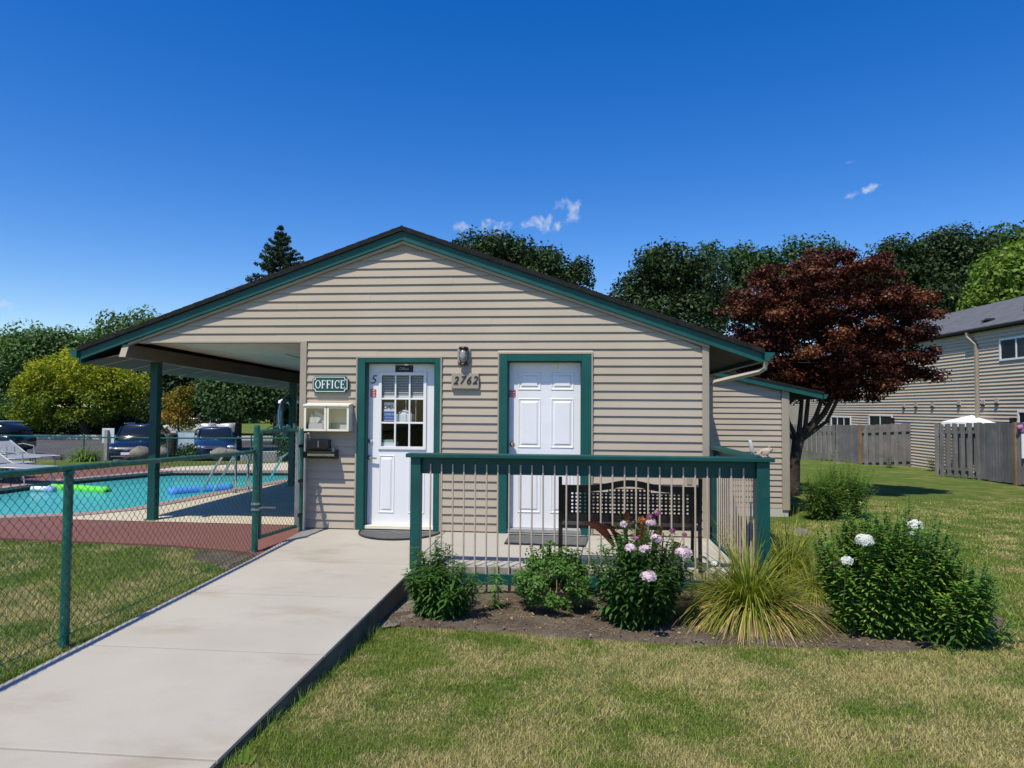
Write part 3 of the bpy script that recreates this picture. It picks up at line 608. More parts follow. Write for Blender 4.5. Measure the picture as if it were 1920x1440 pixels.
for i in range(3):
    for j in range(3): MB().box(gx0 + pw * i + .011, gx0 + pw * (i + 1) - .011, DY + .015, DY + .019, gz0 + ph * j + .011, gz0 + ph * (j + 1) - .011).build('pane', M['glass'], door)
h = MB().lathe([(.033, 0), (.033, -.006), (.026, -.012), (.012, -.016), (.011, -.05), (.0, -.052)], (-2.615, DY, .895), 16, 'y'); h.bar((-2.615, DY - .045, .895), (-2.515, DY - .048, .89), .016, .02); h.build('lever_handle', M['steel'], door, smooth=False)
MB().lathe([(.032, 0), (.032, -.008), (.026, -.02), (.012, -.022), (.0, -.024)], (-2.612, DY, 1.105), 16, 'y').build('deadbolt', M['steel'], door)
link('number_five', text_mesh('5', .155, (-2.588, DY - .003, 1.885), .003, .25), M['ink'], door)
st = MB().box(-2.622, -2.548, DY - .004, DY - .002, 1.665, 1.765).build('sticker', M['red'], door)
for i in range(4): MB().box(-2.612, -2.558 - .008 * (i % 2), DY - .006, DY - .0045, 1.676 + .024 * i, 1.684 + .024 * i).build('sticker_line', M['paper'], door)
pl = MB().box(-2.30, -2.07, DY - .010, DY - .002, 1.985, 2.072).build('name_plate', M['ink'], door, bevel=.002, seg=1)
link('name_plate_text', text_mesh('Office', .05, (-2.185, DY - .0115, 2.026), .002), paint('plate_grey', (.45, .45, .45)), door)
MB().box(-2.24 + .055, -2.13, DY - .010, DY - .001, 2.073, 2.088).build('door_catch', M['steel'], door)
MB().box(-2.655, -1.765, .0, .12, .012, .053).build('threshold', M['cream'], B, bevel=.004)
# behind the glass
bl = thing('window_blind', 'white horizontal blind half raised behind the top panes of the office door', 'blind', (-2.2, .17, 1.7))
for i in range(13):
    MB().hexa([(-2.47, .104, 1.955 - .021 * i), (-1.93, .104, 1.955 - .021 * i), (-2.47, .122, 1.965 - .021 * i), (-1.93, .122, 1.965 - .021 * i), (-2.47, .104, 1.9565 - .021 * i), (-1.93, .104, 1.9565 - .021 * i), (-2.47, .122, 1.9665 - .021 * i), (-1.93, .122, 1.9665 - .021 * i)]).build('slat', M['paper'], bl)
MB().box(-2.47, -1.93, .102, .124, 1.655, 1.69).build('bottom_rail', M['paper'], bl)
for xx in (-2.17, -2.04): MB().box(xx, xx + .004, .110, .113, 1.35, 1.66).build('cord', M['paper'], bl)
os_ = thing('open_sign', 'blue and white OPEN sign hung behind the left middle pane of the office door', 'sign', (-2.36, .118, 1.45))
MB().box(-2.452, -2.312, .102, .105, 1.365, 1.60).build('sign_card', M['paper'], os_)
MB().box(-2.449, -2.315, .100, .1012, 1.375, 1.485).build('blue_band', M['blue'], os_)
link('lettering', text_mesh('OPEN', .064, (-2.382, .1005, 1.535), .002, 0, .88, .0022), M['ink'], os_); link('lettering', text_mesh('COME IN', .036, (-2.382, .0985, 1.445), .002, 0, .85), M['paper'], os_); link('lettering', text_mesh("WE'RE OPEN", .02, (-2.382, .0985, 1.402), .002, 0, .9), M['paper'], os_)
pb = thing('white_container', 'white lidded container standing inside behind the centre pane of the office door', 'container', (-2.2, .35, 1.3))
MB().prism([(-2.31, 1.33), (-2.10, 1.33), (-2.09, 1.45), (-2.32, 1.45)], .12, .30).build('tub', M['paper'], pb, bevel=.008); MB().lathe([(.09, 0), (.085, .02), (.03, .06), (.0, .065)], (-2.2, .22, 1.452), 14).build('lid', M['paper'], pb)
pc = thing('paper_stack', 'low stack of pale papers inside behind the bottom left pane of the office door', 'papers', (-2.4, .2, 1.05))
MB().box(-2.47, -2.31, .11, .30, 1.03, 1.09).build('paper_pile', M['paper'], pc); MB().box(-2.46, -2.33, .115, .29, 1.093, 1.12).build('folder', paint('pale_green_folder', (.35, .5, .42)), pc)
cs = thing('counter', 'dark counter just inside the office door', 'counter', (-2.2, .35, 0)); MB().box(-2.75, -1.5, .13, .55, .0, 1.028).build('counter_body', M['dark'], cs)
for o_ in (bl, os_, pb, pc, cs): o_.location.y += .027
# --- second door
frame('b', -.952, .182, -.850, .062, 2.206, 2.118, 0)
d2 = MB().box(-.838, .050, DY, DY + .045, .055, 2.106).build('door', M['white'], B)
for x0, x1 in ((-.728, -.442), (-.318, -.032)):
    raised_panel(d2, x0, x1, 1.765, 1.985, DY); raised_panel(d2, x0, x1, 1.045, 1.66, DY); raised_panel(d2, x0, x1, .24, .93, DY)
MB().lathe([(.03, 0), (.03, -.005), (.012, -.01), (.012, -.03), (.027, -.04), (.027, -.058), (.0, -.066)], (-.795, DY, 1.085), 16, 'y').build('door_knob', M['brass'], d2, smooth=True)
MB().box(-.262, -.240, DY - .010, DY - .001, 2.03, 2.085).build('door_catch', M['brass'], d2)
MB().box(-.836, -.760, DY - .004, DY - .002, 1.672, 1.765).build('sticker', M['red'], d2)
for i in range(4): MB().box(-.826, -.772 - .008 * (i % 2), DY - .006, DY - .0045, 1.682 + .023 * i, 1.690 + .023 * i).build('sticker_line', M['paper'], d2)
MB().box(-.850, .062, .0, .12, .008, .052).build('threshold', M['galv'], B, bevel=.004)

# --- lean-to behind on the right
E2 = thing('storage_extension', 'small tan clapboard lean-to with green edged roof behind the porch rail', 'building', (2.7, 4.6, -.3))
def zr(x): return 2.235 - .220 * (x - 2.83)
MB().prism([(1.60, -.5), (3.88, -.5), (3.88, zr(3.88) - .06), (1.60, zr(1.6) - .06)], 4.606, 9).build('wall', M['tan'], E2)
sidR = random.Random(5)
for k in range(30):
    z0 = -.265 + EXP * k; z1 = z0 + EXP + .004; xr = min(3.76, 2.83 + (2.235 - .075 - z1) / .220)
    if xr < 1.7: break
    if xr > 3 and sidR.random() < .35:
        j = round(sidR.uniform(2.6, 3.5), 2); board(1.605, j, 1.605, j, z0, z1, .0012, 4.6, E2); board(j + .001, xr, j + .001, xr, z0, z1, 0, 4.6, E2)
    else: board(1.605, xr, 1.605, xr, z0, z1, 0, 4.6, E2)
MB().prism([(3.762, -.30), (3.885, -.30), (3.885, zr(3.885) - .05), (3.762, zr(3.762) - .05)], 4.555, 4.60).build('corner_board', M['tan'], E2, bevel=.003)
MB().box(3.885, 3.90, 4.565, 4.70, -.3, zr(3.9) - .05).build('corner_board', M['tan'], E2)
MB().box(1.60, 3.87, 4.58, 4.60, -.5, -.268).build('foundation', M['kerb'], E2)
c = MB()
for k in range(22):
    z0 = -.265 + EXP * k; c.hexa([(3.88, 4.705, z0), (3.901, 4.705, z0), (3.88, 9, z0), (3.901, 9, z0), (3.88, 4.705, z0 + EXP), (3.886, 4.705, z0 + EXP), (3.88, 9, z0 + EXP), (3.886, 9, z0 + EXP)])
tag(c.build('side_siding', M['siding'], E2), kind='stuff')
P = [(1.60, zr(1.60)), (4.49, zr(4.49)), (4.49, zr(4.49) - .04), (1.60, zr(1.60) - .04)]; MB().prism(P, 4.47, 9.3).build('roof', M['roof'], E2)
P = [(1.60, zr(1.60) - .042), (4.47, zr(4.47) - .042), (4.47, zr(4.47) - .135), (1.60, zr(1.60) - .135)]; MB().prism(P, 4.485, 4.51).build('rake_board', M['green'], E2)
MB().box(4.455, 4.48, 4.512, 9.2, zr(4.4) - .135, zr(4.4) - .045).build('fascia', M['green'], E2)
MB().box(1.64, 1.72, 4.56, 4.59, 1.74, 1.86).build('small_vent', M['siding'], E2)
MB().prism([(4.481, zr(4.48) - .13), (4.52, zr(4.48) - .13), (4.56, zr(4.48) - .05), (4.481, zr(4.48) - .05)], 4.47, 9.2).build('gutter', M['green'], E2)

# ------------------------------------------------------------------ things on the facade
t = thing('wall_light', 'caged oval bulkhead light with dark guard on the siding between the two doors', 'light', (-1.395, -.02, 2.17))
MB().box(-1.478, -1.312, -.045, -.004, 2.095, 2.265).build('back_plate', M['tan'], t, bevel=.012)
MB().blob((-1.395, -.085, 2.175), (.052, .062, .095), 14, 10).build('lamp_glass', M['lampglass'], t, smooth=True)
g_ = MB()
for zz, rr_ in ((2.10, .042), (2.14, .056), (2.175, .060), (2.21, .056), (2.25, .042)):
    g_.tube([(-1.395 + rr_ * math.cos(a), -.045 - (rr_ + .012) * math.sin(a) * 1.15, zz) for a in [PI * i / 10 for i in range(11)]], .0035, 5)
for xx in (-1.43, -1.395, -1.36):
    g_.tube([(xx, -.05 - .088 * math.sin(PI * i / 10) ** .7, 2.075 + .2 * i / 10) for i in range(11)], .0035, 5)
g_.build('wire_guard', M['blackpl'], t); MB().lathe([(.06, 0), (.065, .012), (.05, .03), (.0, .034)], (-1.395, -.075, 2.262), 14).build('cap', M['blackpl'], t)
MB().lathe([(.055, 0), (.06, -.012), (.04, -.024), (.0, -.026)], (-1.395, -.072, 2.085), 14).build('collar', M['blackpl'], t)
t = thing('address_plaque', 'square tan plaque with dark slanted numerals 2762 under the wall light', 'sign', (-1.37, -.03, 1.87))
MB().box(-1.545, -1.205, -.062, -.022, 1.775, 1.965).build('plate', M['tan'], t, bevel=.003)
for i, ch in enumerate('2762'): link('numeral', text_mesh(ch, .135, (-1.492 + .080 * i, -.067, 1.872 + .004 * (i % 2)), .006, .28, .92, .0008), M['ink'], t)
t = thing('office_sign', 'green notched-corner sign with white lettering OFFICE left of the glazed door', 'sign', (-3.095, -.03, 1.82))
x0, x1, z0, z1, q = -3.33, -2.862, 1.718, 1.925, .035
def octo(m_, q): return [(x0 + m_ + q, z0 + m_), (x1 - m_ - q, z0 + m_), (x1 - m_ - q * .8, z0 + m_ + q * .8), (x1 - m_, z0 + m_ + q), (x1 - m_, z1 - m_ - q), (x1 - m_ - q * .8, z1 - m_ - q * .8), (x1 - m_ - q, z1 - m_), (x0 + m_ + q, z1 - m_), (x0 + m_ + q * .8, z1 - m_ - q * .8), (x0 + m_, z1 - m_ - q), (x0 + m_, z0 + m_ + q), (x0 + m_ + q * .8, z0 + m_ + q * .8)]
MB().prism(octo(0, q), -.062, -.022).build('board', M['sign'], t, bevel=.002, seg=1)
oi, ii = octo(.010, q), octo(.017, q); b = MB(); n = len(oi)
for i in range(n):
    j = (i + 1) % n; b.add([(oi[i][0], -.0645, oi[i][1]), (oi[j][0], -.0645, oi[j][1]), (ii[j][0], -.0645, ii[j][1]), (ii[i][0], -.0645, ii[i][1])], [(0, 1, 2, 3)])
b.build('border_line', M['letterw'], t)
# serif capitals made from strokes
def stroke_letters(word, cx, cz, hgt, y, parent, mat):
    adv = {'O': .84, 'F': .62, 'I': .36, 'C': .76, 'E': .64}; tot = sum(adv[c] for c in word); x = cx - tot * hgt / 2
    for ch in word:
        w = adv[ch] * hgt; b = MB(); s_ = hgt * .135; th = hgt * .07; a = x + hgt * .07; zb, ztp = cz - hgt / 2, cz + hgt / 2
        if ch in 'OC':
            n = 22; R1x, R1z = w * .42, hgt * .505; R2x, R2z = w * .42 - s_ * .88, hgt * .505 - th; cc = x + w * .5
            a0, a1 = (0, 2 * PI) if ch == 'O' else (.22 * PI, 1.78 * PI)
            for i in range(n):
                p, q_ = a0 + (a1 - a0) * i / n, a0 + (a1 - a0) * (i + 1) / n
                vs = [(cc + R * math.cos(u), yy, cz + R_ * math.sin(u)) for yy in (y, y + .004) for u in (p, q_) for R, R_ in ((R1x, R1z), (R2x, R2z))]
                b.add(vs, [(0, 2, 3, 1), (4, 5, 7, 6), (0, 4, 6, 2), (1, 3, 7, 5)])
            if ch == 'C': b.box(x + w * .80, x + w * .86, y, y + .004, cz + hgt * .16, ztp)
        else:
            b.box(a, a + s_, y, y + .004, zb, ztp); b.box(a - .05 * hgt, a + s_ + .05 * hgt, y + .0003, y + .0037, zb, zb + th * .7).box(a - .05 * hgt, a + s_ + .05 * hgt, y + .0003, y + .0037, ztp - th * .7, ztp)
            if ch in 'FE':
                e = a + w * .72; b.box(a, e, y + .0006, y + .0034, ztp - th, ztp - .0002).box(e - th * .6, e, y + .0002, y + .0038, ztp - hgt * .24, ztp + .0002); b.box(a, e - .12 * hgt, y + .0006, y + .0034, cz - th / 2, cz + th / 2).box(e - .16 * hgt, e - .11 * hgt, y + .0002, y + .0038, cz - .1 * hgt, cz + .1 * hgt)
                if ch == 'E': b.box(a, e + .03 * hgt, y + .0006, y + .0034, zb + .0002, zb + th).box(e, e + th * .6, y + .0002, y + .0038, zb, zb + hgt * .24)
        b.build('letter', mat, parent); x += w
stroke_letters('OFFICE', -3.096, 1.822, .104, -.068, t, M['letterw'])
for i, (x0, x1, lab) in enumerate(((-3.385, -3.10, 'cream clear-fronted leaflet box holding crumpled papers, left one of the pair under the sign'), (-3.092, -2.81, 'cream clear-fronted leaflet box, nearly empty, next to the green door frame'))):
    t = thing('leaflet_box', lab, 'leaflet box', (x0, -.03, 1.25), group='leaflet boxes under the sign')
    z0, z1, y0 = 1.235, 1.555, -.165
    MB().box(x0, x1, -.03, -.022, z0, z1).build('back_panel', M['cream'], t)
    MB().box(x0, x0 + .012, y0, -.03, z0, z1).box(x1 - .012, x1, y0, -.03, z0, z1).box(x0 + .012, x1 - .012, y0, -.03, z0, z0 + .012).build('case', M['cream'], t)
    MB().hexa([(x0 - .008, y0 - .02, z1 - .012), (x1 + .004, y0 - .02, z1 - .012), (x0 - .008, -.024, z1 + .004), (x1 + .004, -.024, z1 + .004), (x0 - .008, y0 - .02, z1 + .012), (x1 + .004, y0 - .02, z1 + .012), (x0 - .008, -.024, z1 + .03), (x1 + .004, -.024, z1 + .03)]).build('lid', M['cream'], t, bevel=.004)
    f_ = .026; MB().box(x0, x0 + f_, y0 - .008, y0, z0, z1 - .012).box(x1 - f_, x1, y0 - .008, y0, z0, z1 - .012).box(x0 + f_, x1 - f_, y0 - .008, y0, z0, z0 + f_).box(x0 + f_, x1 - f_, y0 - .008, y0, z1 - .036, z1 - .012).build('front_frame', M['cream'], t)
    MB().box(x0 + f_, x1 - f_, y0 - .004, y0 - .001, z0 + f_, z1 - .036).build('window', M['clear'], t)
    b = MB()
    if i == 0:
        b.prism([(x0 + .04, z0 + .02), (x1 - .03, z0 + .02), (x1 - .035, z0 + .19), (x0 + .12, z0 + .25), (x0 + .05, z0 + .17)], -.10, -.095); b.build('paper', M['paper'], t)
        MB().prism([(x0 + .045, z0 + .013), (x1 - .05, z0 + .013), (x1 - .06, z0 + .10), (x0 + .05, z0 + .09)], -.135, -.13).build('paper', M['paper'], t)
        MB().prism([(x0 + .03, z0 + .05), (x0 + .16, z0 + .10), (x0 + .20, z0 + .16), (x0 + .07, z0 + .21)], -.12, -.117).build('paper', M['paper'], t)
    else: b.box(x1 - .13, x1 - .04, -.12, -.10, z0 + .013, z0 + .08); b.build('paper', M['paper'], t)
t = thing('drop_slot', 'black metal mail drop with a grey lip under the leaflet boxes', 'mail drop', (-3.2, -.03, .95))
MB().box(-3.35, -3.085, -.12, -.022, 1.015, 1.125).build('box_body', M['blackpl'], t, bevel=.006); MB().hexa([(-3.385, -.16, .90), (-2.985, -.16, .90), (-3.385, -.022, .88), (-2.985, -.022, .88), (-3.385, -.17, .975), (-2.985, -.17, .975), (-3.385, -.022, 1.0), (-2.985, -.022, 1.0)]).build('tray', M['blackpl'], t, bevel=.004)
MB().box(-3.33, -2.985, -.185, -.172, .925, .955).build('lip', M['steel'], t); MB().tube([(-3.01, -.17, .98), (-3.0, -.17, 1.01), (-3.015, -.17, 1.035)], .006, 6).build('hook', M['steel'], t); MB().box(-3.22, -3.212, -.1225, -.1205, 1.03, 1.11).build('seam', M['galv'], t)
t = thing('outlet_box', 'tan weatherproof outlet cover low on the siding behind the bench', 'outlet', (1.36, -.03, .6))
MB().box(1.285, 1.405, -.075, -.02, .60, .79).build('cover', M['siding'], t, bevel=.006); MB().box(1.315, 1.375, -.083, -.076, .64, .745).build('socket_face', M['tan'], t, bevel=.002, seg=1)
def mat_pattern(name):
    mt, nt, b = new_mat(name); v = nd(nt, 'ShaderNodeTexWave', wave_type='RINGS'); v.inputs['Scale'].default_value = 5; v.inputs['Distortion'].default_value = 9; v.inputs['Detail'].default_value = 2; g = nd(nt, 'ShaderNodeNewGeometry'); nt.links.new(g.outputs['Position'], v.inputs[0])
    c = mixc(nt, ramp(nt, v.outputs['Fac'], .45, .6), (.045, .047, .05), (.14, .145, .15)); nt.links.new(c, b.inputs['Base Color']); b.inputs['Roughness'].default_value = .75; bump(nt, b, v.outputs['Fac'], .008); return mt
M['mat'] = mat_pattern('moulded_rubber')
t = thing('doormat', 'half-round grey rubber doormat in front of the glazed office door', 'doormat', (-2.17, -.3, 0))
n = 28; P = [(-2.155 + .50 * math.cos(PI + PI * i / n), -.09 + .56 * math.sin(PI + PI * i / n)) for i in range(n + 1)]
MB().prism(P, .002, .012, 'z').build('mat_body', M['mat'], t); MB().tube([(p[0], p[1], .012) for p in P], .011, 6).build('rim', M['blackpl'], t)
t = thing('doormat', 'rectangular dark rubber doormat in front of the plain white door', 'doormat', (-.33, -.45, 0))
MB().hexa([(-.80, -.70, .002), (.10, -.74, .002), (-.79, -.16, .002), (.15, -.18, .002), (-.80, -.70, .013), (.10, -.74, .013), (-.79, -.16, .013), (.15, -.18, .013)]).build('mat_body', M['mat'], t)
MB().tube([(-.80, -.70, .012), (.10, -.74, .012), (.15, -.18, .012), (-.79, -.16, .012)], .010, 6, closed=True).build('rim', M['blackpl'], t)

# ------------------------------------------------------------------ porch railing
RY = -1.95
R = thing('porch_railing', 'green porch railing with thin tan balusters round the concrete porch', 'railing', (.1, RY, -.2))
MB().box(-1.615, 1.79, RY - .085, RY + .075, 1.062, 1.10).build('top_rail', M['greendark'], R, bevel=.006)
MB().box(-1.475, 1.635, RY + .0, RY + .035, .905, 1.060).build('apron_board', M['greendark'], R, bevel=.003)
MB().box(-1.475, 1.635, RY - .035, RY + .005, -.125, -.028).build('bottom_rail', M['greendark'], R, bevel=.003)
MB().box(-1.575, -1.478, RY - .05, RY + .05, -.32, 1.060).build('post', M['greendark'], R, bevel=.004)
MB().box(1.638, 1.752, RY - .055, RY + .055, -.32, 1.060).build('post', M['greendark'], R, bevel=.004)
MB().box(.10, .19, RY + .012, RY + .10, -.35, -.03).build('post', M['greendark'], R, bevel=.004)
MB().hexa([(1.615, RY + .076, 1.062), (1.76, RY + .076, 1.062), (1.595, -.005, 1.062), (1.72, -.005, 1.062), (1.615, RY + .076, 1.099), (1.76, RY + .076, 1.099), (1.595, -.005, 1.099), (1.72, -.005, 1.099)]).build('top_rail', M['greendark'], R, bevel=.004)
MB().hexa([(1.68, RY + .06, .93), (1.715, RY + .06, .93), (1.665, -.04, .93), (1.70, -.04, .93), (1.68, RY + .06, 1.06), (1.715, RY + .06, 1.06), (1.665, -.04, 1.06), (1.70, -.04, 1.06)]).build('apron_board', M['greendark'], R)
MB().hexa([(1.60, RY + .06, -.12), (1.64, RY + .06, -.12), (1.60, -.04, -.12), (1.64, -.04, -.12), (1.60, RY + .06, .0), (1.64, RY + .06, .0), (1.60, -.04, .0), (1.64, -.04, .0)]).build('bottom_rail', M['greendark'], R)
MB().box(1.612, 1.70, -.12, -.04, -.2, 1.06).build('post', M['greendark'], R, bevel=.004)
bme = None
for i in range(28):
    xx = -1.385 + .1078 * i
    if xx > 1.6: break
    if bme is None:
        o = MB().lathe([(.0082, -.04), (.0082, 1.0)], (0, 0, 0), 8).build('baluster', M['rod'], R, local=True); bme = o.data
    else: o = bpy.data.objects.new('baluster', bme); COL.objects.link(o); o.parent = R
    o.location = (xx - .1, -.012 + random.uniform(-.001, .001), .2); o.rotation_euler = (0, random.uniform(-.004, .004), 0)
for i in range(16):
    t_ = (i + 1) / 17; o = bpy.data.objects.new('baluster', bme); COL.objects.link(o); o.parent = R; o.location = (1.668 - .02 * t_ - .1, .08 + t_ * 1.78, .2)

# ------------------------------------------------------------------ bench with its back to the railing
bn = thing('garden_bench', 'dark metal bench with arched perforated back standing against the railing', 'bench', (.55, -1.6, 0))
by = -1.78; bx0, bx1 = -.09, 1.145
bx0, bx1 = pix(1051, 950, 6.72)[0], pix(1309, 950, 6.60)[0]
def arch(u): return .80 + .055 * math.exp(-((u - .5) / .17) ** 2) - .02 * math.sin(PI * u) * 0
nC, nR = 60, 0
b = MB(); w = bx1 - bx0; fx0, fx1 = bx0 + .095, bx1 - .095; zl = .53
# arched top band and lower band
top = [(bx0 + w * i / 40, arch(i / 40)) for i in range(41)]
for i in range(40):
    (xa, za), (xb, zb) = top[i], top[i + 1]
    b.hexa([(xa, by, za - .062), (xb, by, zb - .062), (xa, by + .018, za - .062), (xb, by + .018, zb - .062), (xa, by, za), (xb, by, zb), (xa, by + .018, za), (xb, by + .018, zb)])
b.box(bx0, bx1, by, by + .018, .455, zl).box(bx0, fx0, by, by + .018, zl, .745).box(fx1, bx1, by, by + .018, zl, .745)
b.build('back_frame', M['iron'], bn, merge=True)
pit = .040; rows = int((.86 - zl) / (pit * .80)) ; cols = int((fx1 - fx0) / pit); b = MB(); pit = (fx1 - fx0) / cols; pz = pit * .86
for j in range(rows + 1):
    for i in range(cols):
        cx_, cz_ = fx0 + pit * (i + .5), zl + pz * (j + .5); lim = arch((cx_ - bx0) / w) - .06
        if cz_ + pz * .5 > lim + .012: continue
        n = 8; big = not (j % 3 == 2 and False); rx, rz = (pit * .27, pz * .29) if (i + j) % 2 == 0 or True else (pit * .12, pz * .12)
        sq = [(1, 0), (1, 1), (0, 1), (-1, 1), (-1, 0), (-1, -1), (0, -1), (1, -1)]
        vs = []
        for yy in (by + .002, by + .010):
            for k in range(8): vs.append((cx_ + sq[k][0] * pit / 2, yy, cz_ + sq[k][1] * pz / 2))
            for k in range(8): vs.append((cx_ + rx * math.cos(k * PI / 4), yy, cz_ + rz * math.sin(k * PI / 4)))
        fs = []
        for k in range(8):
            l = (k + 1) % 8; fs += [(k, l, 8 + l, 8 + k), (16 + k, 24 + k, 24 + l, 16 + l), (8 + k, 8 + l, 24 + l, 24 + k)]
        b.add(vs, fs)
b.build('perforated_back', M['iron'], bn)
for xx in (bx0, bx1):
    MB().bar((xx, by - .005, .0), (xx, by + .02, .48), .034, .03).bar((xx, by + .01, .46), (xx, by - .02, .88), .034, .03).build('back_leg', M['iron'], bn)
    MB().bar((xx, by + .45, .0), (xx, by + .40, .62), .03, .03).build('front_leg', M['iron'], bn)
    MB().tube([(xx, by, .66), (xx, by + .15, .67), (xx, by + .35, .66), (xx, by + .43, .62), (xx, by + .40, .55)], .016, 8).build('armrest', M['iron'], bn)
for i in range(8): MB().box(bx0, bx1, by + .02 + .053 * i, by + .06 + .053 * i, .405, .418).build('seat_slat', M['iron'], bn)
MB().box(bx0, bx1, by + .005, by + .02, .385, .415).box(bx0, bx1, by + .43, by + .445, .385, .415).build('seat_rail', M['iron'], bn)

# ------------------------------------------------------------------ squirrel ornament on the corner of the rail
def skin(name, verts, edges, radii, mat, parent, sub=2, root=0):
    me = bpy.data.meshes.new(name); me.from_pydata([tuple(v) for v in verts], edges, []); o = bpy.data.objects.new(name, me); COL.objects.link(o)
    o.modifiers.new('skin', 'SKIN'); sv = me.skin_vertices[0].data
    for i, r_ in enumerate(radii): sv[i].radius = (r_, r_) if not isinstance(r_, tuple) else r_; sv[i].use_root = (i == root)
    sb = o.modifiers.new('sub', 'SUBSURF'); sb.levels = sub; sb.render_levels = sub
    dg = bpy.context.evaluated_depsgraph_get(); m2 = bpy.data.meshes.new_from_object(o.evaluated_get(dg)); bpy.data.objects.remove(o)
    m2.polygons.foreach_set('use_smooth', [True] * len(m2.polygons)); m2.name = name; m2.materials.clear(); return link(name, m2, mat, parent)
M['sq'] = paint('painted_squirrel_fur', (.42, .34, .27), .8, .2, 60, dirt=(.2, .14, .1), dirt_amt=.5); M['sqt'] = paint('painted_squirrel_tail', (.50, .49, .47), .8, .2, 60, dirt=(.3, .25, .2), dirt_amt=.4)
sx, sy, sz = 1.655, RY, 1.10
sq = thing('squirrel_ornament', 'small grey brown squirrel figure with raised tail on the rail corner', 'ornament', (sx, sy, sz))
V = [(0, 0, .045), (.045, 0, .05), (.085, 0, .06), (.115, 0, .075), (.14, 0, .068), (.01, .028, .03), (.03, .032, .008), (.055, .032, .004), (.01, -.028, .03), (.03, -.032, .008), (.055, -.032, .004), (.088, .02, .03), (.10, .022, .005), (.088, -.02, .03), (.10, -.022, .005)]
Ed = [(0, 1), (1, 2), (2, 3), (3, 4), (0, 5), (5, 6), (6, 7), (0, 8), (8, 9), (9, 10), (2, 11), (11, 12), (2, 13), (13, 14)]
body = skin('body', [(sx + a, sy + b_, sz + c_) for a, b_, c_ in V], Ed, [.038, .036, .026, .024, .010, .022, .010, .007, .022, .010, .007, .011, .006, .011, .006], M['sq'], sq, root=0)
tl = skin('tail', [(sx + a, sy, sz + c_) for a, c_ in ((-.028, .03), (-.045, .05), (-.052, .09), (-.058, .125), (-.066, .15), (-.075, .155))], [(i, i + 1) for i in range(5)], [.010, .018, .022, .022, .018, .008], M['sqt'], sq)
for s_ in (-1, 1):
    MB().blob((sx + .108, sy + s_ * .014, sz + .098), (.005, .004, .010), 8, 6).build('ear', M['sq'], sq, smooth=True); MB().blob((sx + .128, sy + s_ * .019, sz + .078), (.004, .003, .004), 8, 6).build('eye', M['ink'], sq, smooth=True)
MB().blob((sx + .152, sy, sz + .066), (.004, .004, .003), 8, 6).build('nose', M['ink'], sq, smooth=True)

# ------------------------------------------------------------------ chain-link fence and gate beside the walk
def chainlink(name, A, B_, zb, zt_, mat, parent, step=.036, r=.0019, amp=.0185):
    """A, B_: plan ends; zb/zt_: functions of t (0..1) giving bottom and top of the wire"""
    A = np.array(A, float); B_ = np.array(B_, float); Ln = np.linalg.norm(B_ - A); u = (B_ - A) / Ln; nrm = np.array([-u[1], u[0]])
    n = int(Ln / step); V = []; F = []; off = 0
    for i in range(n + 1):
        s_ = i * step; t = min(s_ / Ln, 1); z0, z1 = zb(t), zt_(t); k = max(2, int((z1 - z0) / step) + 1); zs = z0 + np.arange(k) * step; ph = (i % 2) * 2 - 1
        sg = ph * (1 - 2 * (np.arange(k) % 2)); ss = s_ + sg * amp + rng.normal(0, .0012, k); dd = -sg * .002 + rng.normal(0, .0012, k)
        c = np.stack([A[0] + u[0] * ss + nrm[0] * dd, A[1] + u[1] * ss + nrm[1] * dd, zs], -1)
        rr = np.stack([np.array([u[0] * a + nrm[0] * b_, u[1] * a + nrm[1] * b_, 0]) * r for a, b_ in ((1.2, 0), (-.6, 1), (-.6, -1))])
        V.append((c[:, None, :] + rr[None]).reshape(-1, 3)); a = np.arange(k - 1)[:, None] * 3 + np.arange(3)[None]; b_ = np.arange(k - 1)[:, None] * 3 + (np.arange(3)[None] + 1) % 3
        F.append(np.stack([a, b_, b_ + 3, a + 3], -1).reshape(-1, 4) + off); off += k * 3
    return link(name, np_mesh(name, np.concatenate(V), np.concatenate(F)), mat, parent)
FX = -3.44
def fx(y): return -3.42 - .031 * (y + 4.08)
def ftop(y): return float(np.interp(y, [-7.2, -4.2, -1.6], [1.17, 1.115, 1.045]))
CF = thing('chain_link_fence', 'green chain-link fence with round posts along the left edge of the walk', 'fence', (FX, -4, -.09))
for y in (-7.0, -4.08): MB().lathe([(.03, -.15), (.03, ftop(y) - .02), (.02, ftop(y) - .005)], (fx(y), y, 0), 12).build('post', M['fgreen'], CF, smooth=False)
MB().tube([(fx(-7.1 + .1 * i), -7.1 + .1 * i, ftop(-7.1 + .1 * i) + random.uniform(-.001, .001)) for i in range(60)], .021, 10).build('top_rail', M['fgreen'], CF, smooth=True)
chainlink('wire_mesh', (fx(-7) + .028, -7.0), (fx(-1.22) + .028, -1.22), lambda t: -.06, lambda t: ftop(-7.0 + 5.78 * t) + .03, M['gwire'], CF)
MB().tube([(fx(-7) + .028, -7.0, .02), (fx(-4) + .028, -4.0, .0), (fx(-1.2) + .028, -1.22, .0)], .003, 5).build('tension_wire', M['gwire'], CF)
MB().lathe([(.034, 0), (.036, .01), (.034, .025)], (fx(-4.08), -4.08, ftop(-4.08) - .045), 12).build('rail_cap', M['fgreen'], CF)
GT = thing('pool_gate', 'green chain-link gate to the pool between a round post and the building corner', 'gate', (FX, -.8, 0))
g0 = Vector((-3.50, -1.19, 0)); g1 = Vector((-3.415, -.15, 0)); gd = (g1 - g0).normalized(); gn = Vector((gd.y, -gd.x, 0))
def gp(s_, z, o=0): p = g0 + gd * s_ + gn * o; return (p.x, p.y, z)
